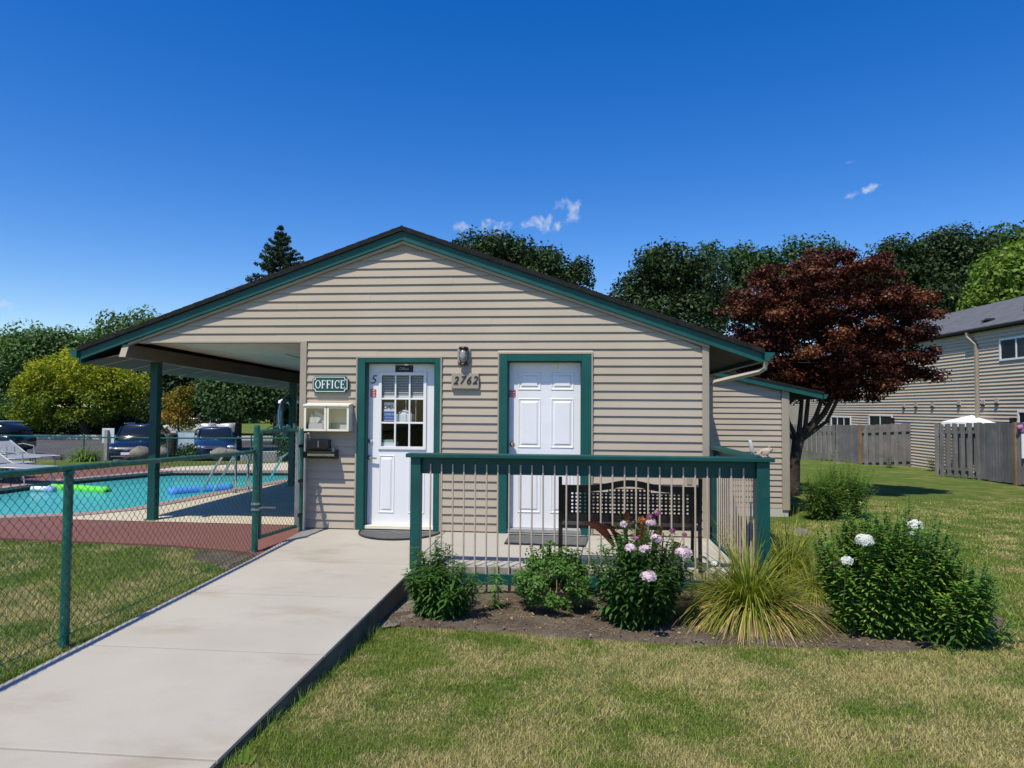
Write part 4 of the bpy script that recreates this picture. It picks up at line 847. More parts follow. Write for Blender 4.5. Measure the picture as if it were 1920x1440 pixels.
MB().lathe([(.034, -.12), (.034, 1.30), (.036, 1.30), (.032, 1.325), (.015, 1.335)], tuple(g0), 14).build('post', M['fgreen'], GT)
MB().lathe([(.026, -.06), (.026, 1.26), (.014, 1.275)], tuple(g1), 12).build('hinge_post', M['fgreen'], GT)
MB().lathe([(.024, .05), (.024, 1.24)], gp(.93, 0), 10).build('gate_stile', M['galv'], GT); MB().lathe([(.021, .07), (.021, 1.26)], gp(.09, 0), 10).build('gate_stile', M['fgreen'], GT)
MB().tube([gp(.09, 1.26), gp(.93, 1.245)], .021, 10).build('gate_rail', M['fgreen'], GT); MB().tube([gp(.09, .09), gp(.93, .07)], .021, 10).build('gate_rail', M['fgreen'], GT)
a_, b_ = gp(.10, 0, -.015), gp(.92, 0, -.015); chainlink('wire_mesh', a_[:2], b_[:2], lambda t: .07, lambda t: 1.28, M['gwire'], GT)
MB().tube([gp(0, .42, -.03), gp(.12, .415, .03), gp(.45, .36, -.02)], .012, 8).build('latch_arm', M['galv'], GT)
for z in (.40, .46): MB().lathe([(.045, 0), (.045, .02)], gp(0, z), 12).build('latch_collar', M['galv'], GT)
for z in (.2, .62, 1.05): MB().bar(gp(.92, z), gp(1.05, z), .05, .035).build('hinge', M['blackpl'], GT, bevel=.003)
MB().tube([gp(1.04, 1.22), (-3.34, -.10, 1.24), (-3.33, -.03, 1.25)], .022, 8).build('wall_bracket', M['blackpl'], GT)
for i in range(9): MB().blob(gp(.42 + .055 * i, 1.275 + random.uniform(0, .03), random.uniform(-.02, .02)), (.018, .022, .028 + .01 * random.random()), 8, 6, .2).build('plastic_clip', M['fgreen'], GT)
MB().tube([gp(.2, 1.28), gp(.3, 1.31), gp(.4, 1.29), gp(.5, 1.37), gp(.52, 1.48)], .008, 6).build('pull_cord', M['fgreen'], GT)
t = thing('conduit', 'thin grey vertical pipe fixed to the tan corner board beside the gate', 'pipe', (-3.40, -.06, 0)); MB().lathe([(.018, -.05), (.018, 1.24)], (-3.405, -.055, 0), 10).build('pipe', M['galv'], t); MB().box(-3.43, -3.38, -.06, -.028, .6, .63).build('clamp', M['galv'], t)

# far fence of the pool yard
FF = thing('pool_fence', 'thin green wire fence behind the pool in front of the parking lot', 'fence', at(200, 20.6, -.3))
fa, fb = at(-420, 20.9), at(640, 20.2); zf = lambda t: .60 + .03 * math.sin(t * 7)
MB().tube([(fa[0] + (fb[0] - fa[0]) * i / 20, fa[1] + (fb[1] - fa[1]) * i / 20, zf(i / 20)) for i in range(21)], .022, 6).build('top_rail', M['fgreen'], FF)
for i, px in enumerate((-200, -20, 160, 318, 473, 600)):
    q = at(px, 20.6 - .0006 * px); MB().lathe([(.024, -.9), (.024, .64), (.03, .65), (.01, .67)], (q[0], q[1], 0), 8).build('post', M['fgreen'], FF)
chainlink('wire_mesh', (fa[0], fa[1]), (fb[0], fb[1]), lambda t: -.42, lambda t: .60, M['gwire'], FF, step=.07, r=.0016, amp=.036)

# ------------------------------------------------------------------ in and round the pool
PD = -.046
t = thing('pool_ladder', 'pair of curved stainless steel grab rails at the near right edge of the pool', 'ladder', (-6.5, 3.7, PD))
for s_ in (0, 1):
    p0 = Vector((-6.22, 3.62 + .48 * s_, PD)); dx = Vector((-1, .12, 0)).normalized()
    pts = [p0, p0 + Vector((0, 0, .55))] + [p0 + dx * (.16 - .16 * math.cos(a)) + Vector((0, 0, .55 + .17 * math.sin(a))) for a in [PI * i / 7 for i in range(1, 7)]] + [p0 + dx * .42 + Vector((0, 0, .45)), p0 + dx * .85 + Vector((0, 0, -.25)), p0 + dx * .95 + Vector((0, 0, -.7))]
    MB().tube(pts, .024, 10).build('grab_rail', M['steel'], t, smooth=True); MB().lathe([(.05, 0), (.045, .012), (.026, .016)], tuple(p0), 12).build('escutcheon', M['steel'], t)
t = thing('pool_ladder', 'short steel handrail partly hidden behind the second porch post', 'ladder', (-6.3, 6.3, PD))
p0 = Vector((-5.95, 5.7, PD)); MB().tube([p0, p0 + Vector((0, 0, .5)), p0 + Vector((-.15, .05, .62)), p0 + Vector((-.35, .1, .5)), p0 + Vector((-.9, .2, -.4))], .024, 8).build('grab_rail', M['steel'], t, smooth=True)
def noodle(px0, y0, px1, y1, mat, label, sagg=0):
    z = -.13; 
    def onz(px, py):
        r = _r2 * ((px - 960) / FPX) - _u2 * ((py - 720) / FPX) + _f; return CAM + r * ((z - CAM.z) / r.z)
    a, b_ = onz(px0, y0), onz(px1, y1); t = thing('pool_noodle', label, 'pool noodle', tuple(a), group='foam noodles in the pool')
    n = 14; pts = [a.lerp(b_, i / n) + Vector((0, .05 * math.sin(PI * i / n), 0)) for i in range(n + 1)]
    MB().tube(pts, .085 if mat == 'foamg' else .10, 10).build('foam_tube', M[mat], t, smooth=True); MB().tube([pts[-1], pts[-1] + (pts[-1] - pts[-2]).normalized() * .003], .03, 8).build('core', M['ink'], t)
noodle(97, 915, 201, 921, 'foamg', 'bright green foam noodle floating across the pool behind the fence post'); noodle(318, 925, 434, 916, 'foamb', 'light blue foam noodle floating near the pool grab rails')
t = thing('pool_cleaner_float', 'white and pale blue hose float at the left end of the green noodle', 'hose float', tuple(pix(88, 914, 13.2)))
pts = [pix(60 + 6 * i, 905 + 1.5 * i + 3 * math.sin(i), 13.4) for i in range(6)]; pts = [Vector((p.x, p.y, -.10)) for p in pts]; MB().tube(pts, .05, 8).build('hose', M['paper'], t, smooth=True); MB().blob((pts[-1].x + .1, pts[-1].y - .05, -.12), (.11, .11, .1), 12, 8).build('float', M['rope'], t, smooth=True)
t = thing('life_ring', 'pale blue life ring hung on the far porch post', 'life ring', (-5.72, 4.66, 1.3))
MB().tube([(-5.735, 4.70 + .30 * math.cos(a), 1.35 + .33 * math.sin(a)) for a in [2 * PI * i / 20 for i in range(20)]], .055, 8, closed=True).build('ring', M['rope'], t, smooth=True)
MB().tube([(-5.735, 4.70 + .37 * math.cos(a), 1.35 + .40 * math.sin(a)) for a in [2 * PI * i / 12 for i in range(12)]], .008, 5, closed=True).build('cord', M['paper'], t)
def lounger(px, d, rot, label):
    q = at(px, d, -.05); t = thing('sun_lounger', label, 'sun lounger', q, rot, group='sun loungers on the red deck')
    for s_ in (-.3, .3):
        MB().tube([(-.95, s_, .33), (.15, s_, .33), (.3, s_, .38), (.85, s_, .66), (.90, s_, .67)], .016, 6).build('side_rail', M['galv'], t, local=True, smooth=True)
        for xx in (-.7, .1): MB().tube([(xx - .12, s_, .0), (xx - .05, s_, .30), (xx + .25, s_, .33)], .014, 6).build('leg', M['galv'], t, local=True)
        MB().tube([(.0, s_ * 1.08, .33), (.05, s_ * 1.12, .55), (.45, s_ * 1.12, .60), (.6, s_ * 1.05, .58)], .014, 6).build('armrest', M['galv'], t, local=True)
    MB().hexa([(-.93, -.29, .325), (.28, -.29, .345), (-.93, .29, .325), (.28, .29, .345), (-.93, -.29, .335), (.28, -.29, .36), (-.93, .29, .335), (.28, .29, .36)]).build('seat_sling', M['sling'], t, local=True)
    MB().hexa([(.29, -.29, .37), (.86, -.29, .65), (.29, .29, .37), (.86, .29, .65), (.285, -.29, .38), (.855, -.29, .66), (.285, .29, .38), (.855, .29, .66)]).build('back_sling', M['sling'], t, local=True)
    return t
lounger(-12, 15.0, math.radians(165), 'grey sling lounger at the left edge with its back raised highest')
lounger(6, 16.4, math.radians(165), 'grey framed sling lounger second from the left edge behind the green rail')
lounger(44, 17.0, math.radians(165), 'pale framed sling lounger nearest the flowering plants by the far fence')
lounger(20, 14.0, math.radians(170), 'low lounger standing closest to the water behind the fence post')
# shade canopy edge beyond the far porch post
t = thing('patio_umbrella', 'white patio umbrella canopy beyond the far porch post', 'umbrella', at(553, 15.5, -.05))
q = at(556, 15.5); cz = pix(556, 748, 15.5).z
MB().lathe([(.42, -.10), (.41, -.04), (.22, .03), (.02, .10), (.0, .10)], (q[0], q[1], cz), 8).build('canopy', M['tarp'], t); MB().lathe([(.022, -.05), (.022, cz + .2)], (q[0], q[1], 0), 8).build('pole', M['galv'], t)

# ------------------------------------------------------------------ parking lot: cars, sign, rocks
def loft(sections, mat, name, parent, smooth=True, caps=True):
    V = []; F = []; n = len(sections[0])
    for s_ in sections: V += s_
    for i in range(len(sections) - 1):
        for j in range(n): F.append((i * n + j, i * n + (j + 1) % n, (i + 1) * n + (j + 1) % n, (i + 1) * n + j))
    b = MB(); b.add(V, F + ([tuple(range(n))[::-1], tuple((len(sections) - 1) * n + j for j in range(n))] if caps else [])); return b.build(name, mat, parent, local=True, smooth=smooth)
def car(px, d, rot, paintm, label, suv=False, cat='car', z=None):
    q = at(px, d); zg = float(gh(q[0], q[1])) + .05 if z is None else z
    t = thing('parked_car', label, cat, (q[0], q[1], zg), rot, group='cars parked beyond the pool'); H = 1.60 if suv else 1.45; P = M[paintm]
    def sec(x, w, zb, zs, ztp, tw):
        half = [(w * .82, zb), (w * .97, zb + .06), (w, (zb + zs) / 2), (w * .985, zs), (w * tw, ztp - .02), (w * tw * .55, ztp + .01)]
        return [(x, y, z) for y, z in half] + [(x, -y, z) for y, z in half[::-1]]
    st = [(2.28, .60, .32, .50, .60, .8), (2.22, .76, .24, .55, .68, .86), (2.05, .86, .20, .60, .78, .88), (1.6, .90, .19, .68, .90, .88), (.95, .91, .19, .78, 1.00, .88), (.4, .91, .19, .86, .98, .9), (-.8, .91, .19, .88, .99, .9), (-1.6, .90, .19, .90, 1.04, .88), (-2.05, .87, .24, .88, 1.04, .86), (-2.25, .78, .34, .80, .95, .8)]
    loft([sec(*s_) for s_ in st], P, 'body', t)
    def cab(x, w0, w1, z0, z1): return [(x, w0, z0), (x, w1, z1 - .05), (x, w1 - .1, z1), (x, -w1 + .1, z1), (x, -w1, z1 - .05), (x, -w0, z0)]
    rear = -2.1 if suv else -1.55
    gl = [cab(.98, .74, .70, .95, .97), cab(.28, .78, .64, .93, H - .05), cab(-.2, .79, .63, .93, H - .012), cab(rear + .75, .79, .62, .95, H - .03), cab(rear, .74, .66, .98, 1.04 if not suv else H - .3)]
    loft(gl, M['carglass'], 'windows', t)
    loft([[(x, w, z - .04), (x, w - .06, z + .012), (x, -w + .06, z + .012), (x, -w, z - .04)] for x, w, z in ((.30, .62, H - .05), (-.2, .625, H), (rear + .8, .61, H - .015), (rear + .72, .6, H - .04))], P, 'roof', t)
    for s_ in (-1, 1):
        MB().tube([(.99, s_ * .735, .96), (.30, s_ * .655, H - .06)], .03, 6).build('pillar', P, t, local=True); MB().tube([(-.35, s_ * .80, .95), (-.38, s_ * .64, H - .04)], .03, 6).build('pillar', P, t, local=True)
        MB().blob((.75, s_ * 1.0, 1.0), (.06, .10, .065), 10, 6).build('mirror', P, t, local=True, smooth=True)
        MB().blob((2.15, s_ * .64, .64), (.13, .19, .08), 12, 8).build('headlight', M['lens'], t, local=True, smooth=True)
        for xx in (1.42, -1.38):
            wh = MB().lathe([(.0, -.10), (.29, -.10), (.325, -.07), (.325, .07), (.29, .10), (.0, .10)], (xx, s_ * .83, .325), 18, 'y').build('wheel', M['tire'], t, local=True)
            MB().lathe([(.0, s_ * .112), (.20, s_ * .108), (.21, s_ * .09)], (xx, s_ * .83, .325), 14, 'y').build('rim', M['steel'], wh, local=True)
    MB().box(2.235, 2.33, -.40, .40, .585, .615).box(2.25, 2.305, -.09, .09, .57, .63).build('grille_bar', M['steel'], t, local=True)
    MB().box(2.22, 2.285, -.40, .40, .50, .58).build('grille', M['ink'], t, local=True); MB().box(2.285, 2.30, -.17, .17, .38, .49).build('number_plate', M['paper'], t, local=True)
    MB().box(2.20, 2.31, -.55, .55, .30, .345).build('bumper_lip', M['steel'], t, local=True); MB().box(2.12, 2.27, -.60, .60, .20, .29).build('air_intake', M['ink'], t, local=True)
    if suv: MB().tube([(.1, .6, H + .05), (-1.7, .6, H + .03)], .02, 6).tube([(.1, -.6, H + .05), (-1.7, -.6, H + .03)], .02, 6).build('roof_rack', M['steel'], t, local=True)
    return t
car(264, 31.0, math.radians(-95 + 26), 'navy', 'dark navy car facing the pool behind the pale sign, roof edge shining', True)
car(406, 32.0, math.radians(-62), 'bluecar', 'blue sedan facing the pool between the round shrub and the tree trunk')
car(356, 56, math.radians(180), 'whitecar', 'small far white car glinting under the trees, left one'); car(398, 57, math.radians(175), 'whitecar', 'small far white car glinting under the trees, right one')
car(-32, 33.5, math.radians(180), 'navy', 'dark pickup-like vehicle cut off by the left edge of the picture', True)
t = thing('parking_sign', 'blank pale back of a parking sign on a square wooden post', 'sign', at(203, 23.5, -.7))
q = at(203, 23.5); z1, z0 = pix(203, 803, 23.5).z, pix(203, 831, 23.5).z; MB().box(q[0] - .22, q[0] + .22, q[1] + .05, q[1] + .065, z0, z1).build('panel', paint('pale_sign_back', (.55, .62, .64)), t); MB().box(q[0] - .055, q[0] + .055, q[1] - .06, q[1] + .045, -.9, z1 - .06).build('post', M['stake'], t)
def rock(px, d, r, lab, h=None, grp='rocks and stumps by the far fence'):
    q = at(px, d); zz = float(gh(q[0], q[1])); t = MB(); n, m_ = 12, 8
    t.blob((q[0], q[1], zz + r * .35 if h is None else h), (r * random.uniform(.9, 1.2), r, r * .8), n, m_, .16); return tag(t.build('rock', M['rock'], smooth=True), lab, 'rock', grp)
rock(266, 21.4, .30, 'tan boulder just left of the near porch post by the far fence', .02); rock(304, 21.6, .26, 'rounded boulder just right of the near porch post', .03); rock(416, 21.8, .28, 'grey boulder in front of the blue sedan', .0); rock(436, 21.9, .22, 'small boulder at the right of the blue sedan', .0)
t = thing('tree_stump', 'upright weathered stump beside the round shrub at the far fence', 'stump', at(324, 22, -.5)); q = at(324, 22); MB().lathe([(.17, -.6), (.15, .1), (.16, .62), (.1, .66), (.0, .66)], (q[0], q[1], 0), 12).build('stump_body', M['bark'], t)
t = thing('board_screen', 'low whitish board screen with a pale square post behind the stump', 'screen', at(350, 27, -.9)); q0, q1 = at(334, 27), at(368, 27); ztp = pix(350, 811, 27).z
MB().box(q0[0], q1[0], q0[1], q0[1] + .05, -.3, ztp).build('panel', paint('pale_blue_board', (.38, .46, .52)), t); MB().box(q0[0] - .2, q0[0], q0[1] - .1, q0[1] + .1, -.9, pix(330, 808, 27).z).build('post', M['kerb'], t)
t = thing('planter_wall', 'low concrete wall behind the gate at the edge of the parking lot', 'wall', at(500, 24, -.9)); q0, q1 = at(455, 23.6), at(552, 24.5)
MB().bar((q0[0], q0[1], -.5), (q1[0], q1[1], -.5), .3, .9).build('wall_block', M['kerb'], t); 

# ------------------------------------------------------------------ neighbouring house on the right
def wall_d(px): return 15.2 / ((px - 960) / FPX - .0375)
A_, B2 = Vector(at(1480, wall_d(1480))), Vector(at(1920, wall_d(1920))); u = (B2 - A_).normalized(); A0 = A_ - u * 8; Lw = (B2 - A0).length + 7
HT = thing('town_house', 'two-storey tan clapboard apartment house with grey shingle roof at the right edge', 'building', (A0.x, A0.y, -.8), math.atan2(u.y, u.x))
def wp(px, py):
    d = wall_d(px); p = pix(px, py, d); v = p - A0; return v.dot(u), p.z + .8     # local x along the wall, local z
EZ = wp(1830, 618)[1]; c = MB(); c.box(0, Lw, 0, 8.5, 0, EZ).build('wall', M['tan'], HT, local=True)
c = MB(); ex = .121
for k in range(int(EZ / ex)):
    z0 = .06 + ex * k
    if z0 + ex > EZ: break
    c.hexa([(.05, -.045, z0), (Lw, -.045, z0), (.05, 0, z0), (Lw, 0, z0), (.05, -.008, z0 + ex), (Lw, -.008, z0 + ex), (.05, 0, z0 + ex), (Lw, 0, z0 + ex)])
tag(c.build('siding', M['siding2'], HT, local=True), kind='stuff')
MB().box(-.1, .05, -.04, .1, 0, EZ).build('corner_board', M['tan'], HT, local=True)
rise = 1.75; MB().hexa([(-.4, -.14, EZ - .03), (Lw, -.14, EZ - .03), (-.4, 4.4, EZ + rise), (Lw, 4.4, EZ + rise), (-.4, -.14, EZ + .03), (Lw, -.14, EZ + .03), (-.4, 4.4, EZ + rise + .07), (Lw, 4.4, EZ + rise + .07)]).hexa([(-.4, 4.4, EZ + rise), (Lw, 4.4, EZ + rise), (-.4, 9, EZ), (Lw, 9, EZ), (-.4, 4.4, EZ + rise + .07), (Lw, 4.4, EZ + rise + .07), (-.4, 9, EZ + .07), (Lw, 9, EZ + .07)]).build('roof', M['hroof'], HT, local=True)
MB().prism([(0, EZ), (8.5, EZ), (4.4, EZ + rise)], .0, .1, 'x').build('gable_wall', M['siding'], HT, local=True)
MB().box(-.4, Lw, -.22, -.142, EZ - .09, EZ - .02).build('gutter', M['roof'], HT, local=True); MB().box(-.4, Lw, -.14, -.12, EZ - .13, EZ - .04).build('fascia', M['roof'], HT, local=True); MB().box(-.4, Lw, -.12, -.0, EZ - .12, EZ - .09).build('soffit', M['beam'], HT, local=True)
xs_ = wp(1836, 640)[0]; MB().tube([(xs_ - .3, -.19, EZ - .10), (xs_ - .3, -.19, EZ - .25), (xs_, -.09, EZ - .55), (xs_, -.075, EZ - .8), (xs_, -.075, .2)], .06, 4).build('downspout', M['tan'], HT, local=True); MB().box(xs_ - .09, xs_ + .09, -.045, -.0, .0, EZ - .6).build('trim_board', M['tan'], HT, local=True)
def hwin(px0, px1, py0, py1, nm=2, big=False):
    (xa, zb), (xb, zt2) = wp(px0, py1), wp(px1, py0); zb = min(zb, zt2 - .3)
    f = MB(); w = .06; f.box(xa, xb, -.07, -.02, zb, zb + w).box(xa, xb, -.07, -.02, zt2 - w, zt2).box(xa, xa + w, -.07, -.02, zb + w, zt2 - w).box(xb - w, xb, -.07, -.02, zb + w, zt2 - w)
    for i in range(1, nm): c_ = xa + (xb - xa) * i / nm; f.box(c_ - .025, c_ + .025, -.065, -.025, zb + w, zt2 - w)
    fr = f.build('window', M['mullion'], HT, local=True)
    for i in range(nm): MB().box(xa + w + (xb - xa - 2 * w) * i / nm + .02, xa + w + (xb - xa - 2 * w) * (i + 1) / nm - .02, -.045, -.035, zb + w, zt2 - w).build('pane', M['carglass'], fr, local=True)
hwin(1560, 1597, 781, 845, 3); hwin(1631, 1675, 778, 842, 2); hwin(1879, 1945, 626, 677, 2); hwin(1911, 1960, 770, 850, 2)
for px, py in ((1697, 762), (1720, 761), (1751, 760), (1801, 757.5), (1846, 756), (1872, 754)):
    x_, z_ = wp(px, py); v = MB().box(x_ - .09, x_ + .09, -.07, -.01, z_ - .05, z_ + .12).build('wall_vent', M['siding'], HT, local=True); MB().box(x_ - .07, x_ + .07, -.10, -.065, z_ - .09, z_ - .03).build('flap', M['ink'], v, local=True)
for px in (1556, 1677, 1905):
    x_, z_ = wp(px, 783); MB().box(x_ - .07, x_ + .07, -.17, -.02, z_ - .28, z_).build('porch_lamp', M['ink'], HT, local=True)
def roofpt(px, s_): x_ = wp(px, 600)[0]; return (x_, -.14 + 4.54 * s_, EZ + rise * s_ + .04)
for px, s_, hh, rr_ in ((1852, .32, .28, .05), (1822, .18, .06, .16), (1935, .62, .30, .05), (1880, .8, .08, .16)):
    q = roofpt(px, s_); MB().lathe([(rr_ * 1.8, -.02), (rr_ * 1.1, .03), (rr_, .04), (rr_, hh), (rr_ * .6, hh + .01)], q, 10).build('roof_vent', M['blackpl'], HT, local=True)
# board fences of the little yards
def yard_fence(name, label, pts, rnd=1):
    r = random.Random(rnd); P = [Vector(at(p[0], p[1])) for p in pts]; t = thing(name, label, 'fence', (P[0].x, P[0].y, -.7), group='weathered board fences of the yards')
    for k in range(len(P) - 1):
        a, b_ = P[k], P[k + 1]; d0, d1 = pts[k][1], pts[k + 1][1]; z0a, z0b = pix(pts[k][0], pts[k][2], d0).z, pix(pts[k + 1][0], pts[k + 1][2], d1).z; z1a, z1b = pix(pts[k][0], pts[k][3], d0).z, pix(pts[k + 1][0], pts[k + 1][3], d1).z
        Ln = (b_ - a).length; uu = (b_ - a) / Ln; nn = Vector((uu.y, -uu.x, 0))
        if nn.dot(CAM - a) < 0: nn = -nn
        solid = pts[k][4] if len(pts[k]) > 4 else False; w = .145; stp = .150 if solid else .128; n = max(1, int(Ln / stp))
        for i in range(n):
            s_ = (i + .5) / n; c_ = a.lerp(b_, s_); zb = z0a + (z0b - z0a) * s_; zt2 = z1a + (z1b - z1a) * s_ + r.uniform(-.02, .015); off = nn * ((.03 if (i % 2 or solid) else -.05))
            ca = c_ + off + nn * r.uniform(-.004, .004); MB().bar((ca.x, ca.y, zb + r.uniform(0, .04)), (ca.x + r.uniform(-.006, .006), ca.y, zt2), .0185, (w if not solid else .143) , up=uu).build('board', M['fenceboard'], t)
        for f_ in (.16, .84):
            zr0, zr1 = z0a + (z1a - z0a) * f_, z0b + (z1b - z0b) * f_; MB().bar((a.x, a.y, zr0), (b_.x, b_.y, zr1), .04, .09).build('rail', M['fenceboard'], t)
        MB().bar((b_.x + nn.x * .03, b_.y + nn.y * .03, z0b - .1), (b_.x + nn.x * .03, b_.y + nn.y * .03, z1b + .02), .10, .10, up=uu).build('post', M['fencepost'] if k == (1 if rnd == 2 else 2) else M['fenceboard'], t)
    return t
yard_fence('board_fence', 'grey board fence with a brown post below two small white windows', [(1440, 34.0, 866, 797), (1571, 30.3, 873, 797, True), (1613, 28.7, 879, 797), (1712, 27.75, 876, 793)], 2)
yard_fence('board_fence', 'grey board fence in front of the white canopy near the right edge', [(1754, 25.6, 884, 794, True), (1757, 23.5, 893, 795), (1837, 21.9, 899, 793, True), (1905, 20.0, 909, 793, True), (1990, 18.6, 918, 790)], 3)
t = thing('canopy_tent', 'white peaked fabric canopy rising above the right board fence', 'canopy', at(1863, 24.2, -.7))
pk = pix(1884, 765, 23.6); hw = 1.38; ez = pix(1863, 793, 22.4).z; ca_, sa_ = math.cos(.62) * hw, math.sin(.62) * hw; co = [(pk.x - ca_ + sa_, pk.y - sa_ - ca_), (pk.x + ca_ + sa_, pk.y + sa_ - ca_), (pk.x + ca_ - sa_, pk.y + sa_ + ca_), (pk.x - ca_ - sa_, pk.y - sa_ + ca_)]
b = MB(); b.add([(c_[0], c_[1], ez) for c_ in co] + [(pk.x, pk.y, pk.z)] + [(c_[0], c_[1], ez - .16) for c_ in co], [(0, 1, 4), (1, 2, 4), (2, 3, 4), (3, 0, 4)] + [(i, i + 5, (i + 1) % 4 + 5, (i + 1) % 4) for i in range(4)]); b.build('fabric_top', M['tarp'], t)
for c_ in co: MB().lathe([(.022, -.75), (.022, ez)], (c_[0] * .98 + pk.x * .02, c_[1] * .98 + pk.y * .02, 0), 8).build('leg', M['mullion'], t)
q = pix(1914, 805, 19.8); t = thing('hung_cloth', 'purple cloth draped over the fence corner at the right edge', 'cloth', tuple(q)); b = MB()
b.blob((q.x + .08, q.y, q.z), (.10, .08, .17), 12, 8, .5).blob((q.x + .02, q.y, q.z + .06), (.12, .07, .07), 12, 8, .5); b.build('cloth_folds', M['pink'], t, smooth=True); q = pix(1917, 830, 19.7); MB().box(q.x - .02, q.x + .05, q.y - .02, q.y + .02, q.z - .45, q.z + .25).build('white_strip', M['paper'], t)

# ------------------------------------------------------------------ foliage builders
def unit(v): return v / np.maximum(np.linalg.norm(v, axis=-1, keepdims=True), 1e-9)
def rand_dir(n): return unit(rng.normal(size=(n, 3)))
def quads_leaves(P, Nn, size, asp=.55, tint=None):
    """one diamond leaf per point"""
    n = len(P); Nn = unit(Nn); a = unit(np.cross(Nn, rand_dir(n))); b_ = np.cross(Nn, a); s_ = size[:, None] if hasattr(size, '__len__') else size
    V = np.stack([P - a * s_ * .5, P + b_ * s_ * asp * .5 + Nn * s_ * .06, P + a * s_ * .5, P - b_ * s_ * asp * .5 + Nn * s_ * .06], 1).reshape(-1, 3); F = np.arange(4 * n).reshape(-1, 4); return V, F, (None if tint is None else np.repeat(tint, 4))
def leaf_cloud(clumps, per, size, flat=.75, up=.5, asp=.55, hollow=.5, tintf=None, csd=.25):
    Ps, Ns, Ts = [], [], []
    for (c, r) in clumps:
        c = np.array(c); n = max(6, int(per * (r ** 2))); dr = rand_dir(n); rad = r * (hollow + (1 - hollow) * rng.random(n) ** .6) * (1 + rng.normal(0, .12, n)); P = c + dr * rad[:, None] * np.array([1, 1, flat]); ct = rng.random()
        Ps.append(P); Ns.append(dr * .7 + np.array([0, 0, up]) + rng.normal(size=(n, 3)) * .55); Ts.append(np.clip(ct * csd * 2 + rng.random(n) * (1 - csd), 0, 1))
    P = np.concatenate(Ps); N_ = np.concatenate(Ns); T = np.concatenate(Ts)
    if tintf is not None: T = tintf(P, T)
    return quads_leaves(P, N_, size * (.6 + .8 * rng.random(len(P))), asp, T)
def clumps_in(ell, n, rmin, rmax, shell=.55, zf=1):
    out = []
    for (c, R_) in ell:
        k = max(3, int(n * (R_[0] * R_[2]) / max(1e-6, max(e[1][0] * e[1][2] for e in ell))))
        d = rand_dir(k); rad = (shell + (1 - shell) * rng.random(k)) ** 1.0
        for i in range(k):
            r_ = rng.uniform(rmin, rmax); out.append((tuple(np.array(c) + d[i] * np.array(R_) * rad[i] * (1 - .0 * r_)), r_))
    return out
def px_ell(ells, d, depth=.9):
    out = []
    for (cx, cy, rx, ry) in ells:
        p = pix(cx, cy, d); k = d / FPX; out.append(((p.x, p.y, p.z), (rx * k, rx * k * depth, ry * k)))
    return out
def limb(a, b_, r0, r1, bend=.12, n=6, rr=random):
    a, b_ = Vector(a), Vector(b_); L_ = (b_ - a).length; off = Vector((rr.uniform(-1, 1), rr.uniform(-1, 1), rr.uniform(-.3, .6))) * L_ * bend
    pts = [a.lerp(b_, i / n) + off * math.sin(PI * i / n) for i in range(n + 1)]; return pts, [r0 + (r1 - r0) * (i / n) ** .8 for i in range(n + 1)]
def tree(name, label, cat, px, d, ells, leaf, size=.2, per=260, n=60, rmin=.5, rmax=1.1, trunk_r=.3, group=None, flat=.75, tintf=None, nl=14, shell=.55, up=.5, depth=.9, z=None, fork=None):
    E_ = px_ell(ells, d, depth); q = at(px, d); zb = float(gh(q[0], q[1])) if z is None else z; t = thing(name, label, cat, (q[0], q[1], zb), group=group)
    cl = clumps_in(E_, n, rmin, rmax, shell); V, F, T = leaf_cloud(cl, per, size, flat, up, tintf=tintf); link('crown', np_mesh('crown', V, F, tint=T), L[leaf], t)
    zc = float(np.mean([e[0][2] for e in E_])); cz = min(e[0][2] - e[1][2] * .6 for e in E_); fz = fork if fork else max(zb + 1.2, cz); b = MB(); top = Vector((float(np.mean([e[0][0] for e in E_])), float(np.mean([e[0][1] for e in E_])), zc))
    p, r_ = limb((q[0], q[1], zb - .1), (q[0] + (top.x - q[0]) * .3, q[1], fz), trunk_r * 1.25, trunk_r * .8, .04); b.tube(p, r_, 9); f0 = p[-1]
    p, r_ = limb(f0, top, trunk_r * .75, trunk_r * .25, .06); b.tube(p, r_, 7); b.build('trunk', M['bark'], t, smooth=True)
    b = MB()
    for c, r in random.sample(cl, min(nl, len(cl))):
        s_ = f0.lerp(top, random.uniform(0, .7)); p, r_ = limb(s_, c, trunk_r * .32, trunk_r * .05, .12); b.tube(p, r_, 5)
    b.build('branches', M['bark'], t, smooth=True); return t
G1 = 'oaks behind the office roof'
tree('oak_tree', 'dark round oak rising over the middle of the right roof slope', 'tree', 960, 48, [(885, 486, 52, 36), (945, 480, 58, 38), (1015, 508, 55, 38), (1075, 520, 30, 30), (985, 540, 90, 50)], 'oak', .27, 110, 95, .6, 1.35, .5, G1)
tree('oak_tree', 'large dark oak between the roof end and the red maple', 'tree', 1260, 46, [(1255, 508, 68, 48), (1195, 565, 45, 50), (1315, 530, 50, 60), (1150, 610, 35, 40), (1260, 610, 110, 60)], 'oak', .27, 110, 120, .6, 1.3, .5, G1)
tree('oak_tree', 'lighter green oak seen just left above the red maple crown', 'tree', 1440, 58, [(1405, 498, 50, 44), (1480, 500, 52, 45), (1440, 560, 120, 60), (1335, 495, 18, 36), (1540, 490, 30, 30)], 'oak2', .32, 85, 100, .7, 1.5, .5, G1)
tree('oak_tree', 'tall dark oak behind the roof of the right house', 'tree', 1740, 55, [(1690, 492, 55, 42), (1775, 478, 60, 48), (1655, 530, 45, 40), (1750, 550, 110, 50), (1835, 500, 45, 50)], 'oak', .30, 90, 120, .7, 1.5, .55, G1)
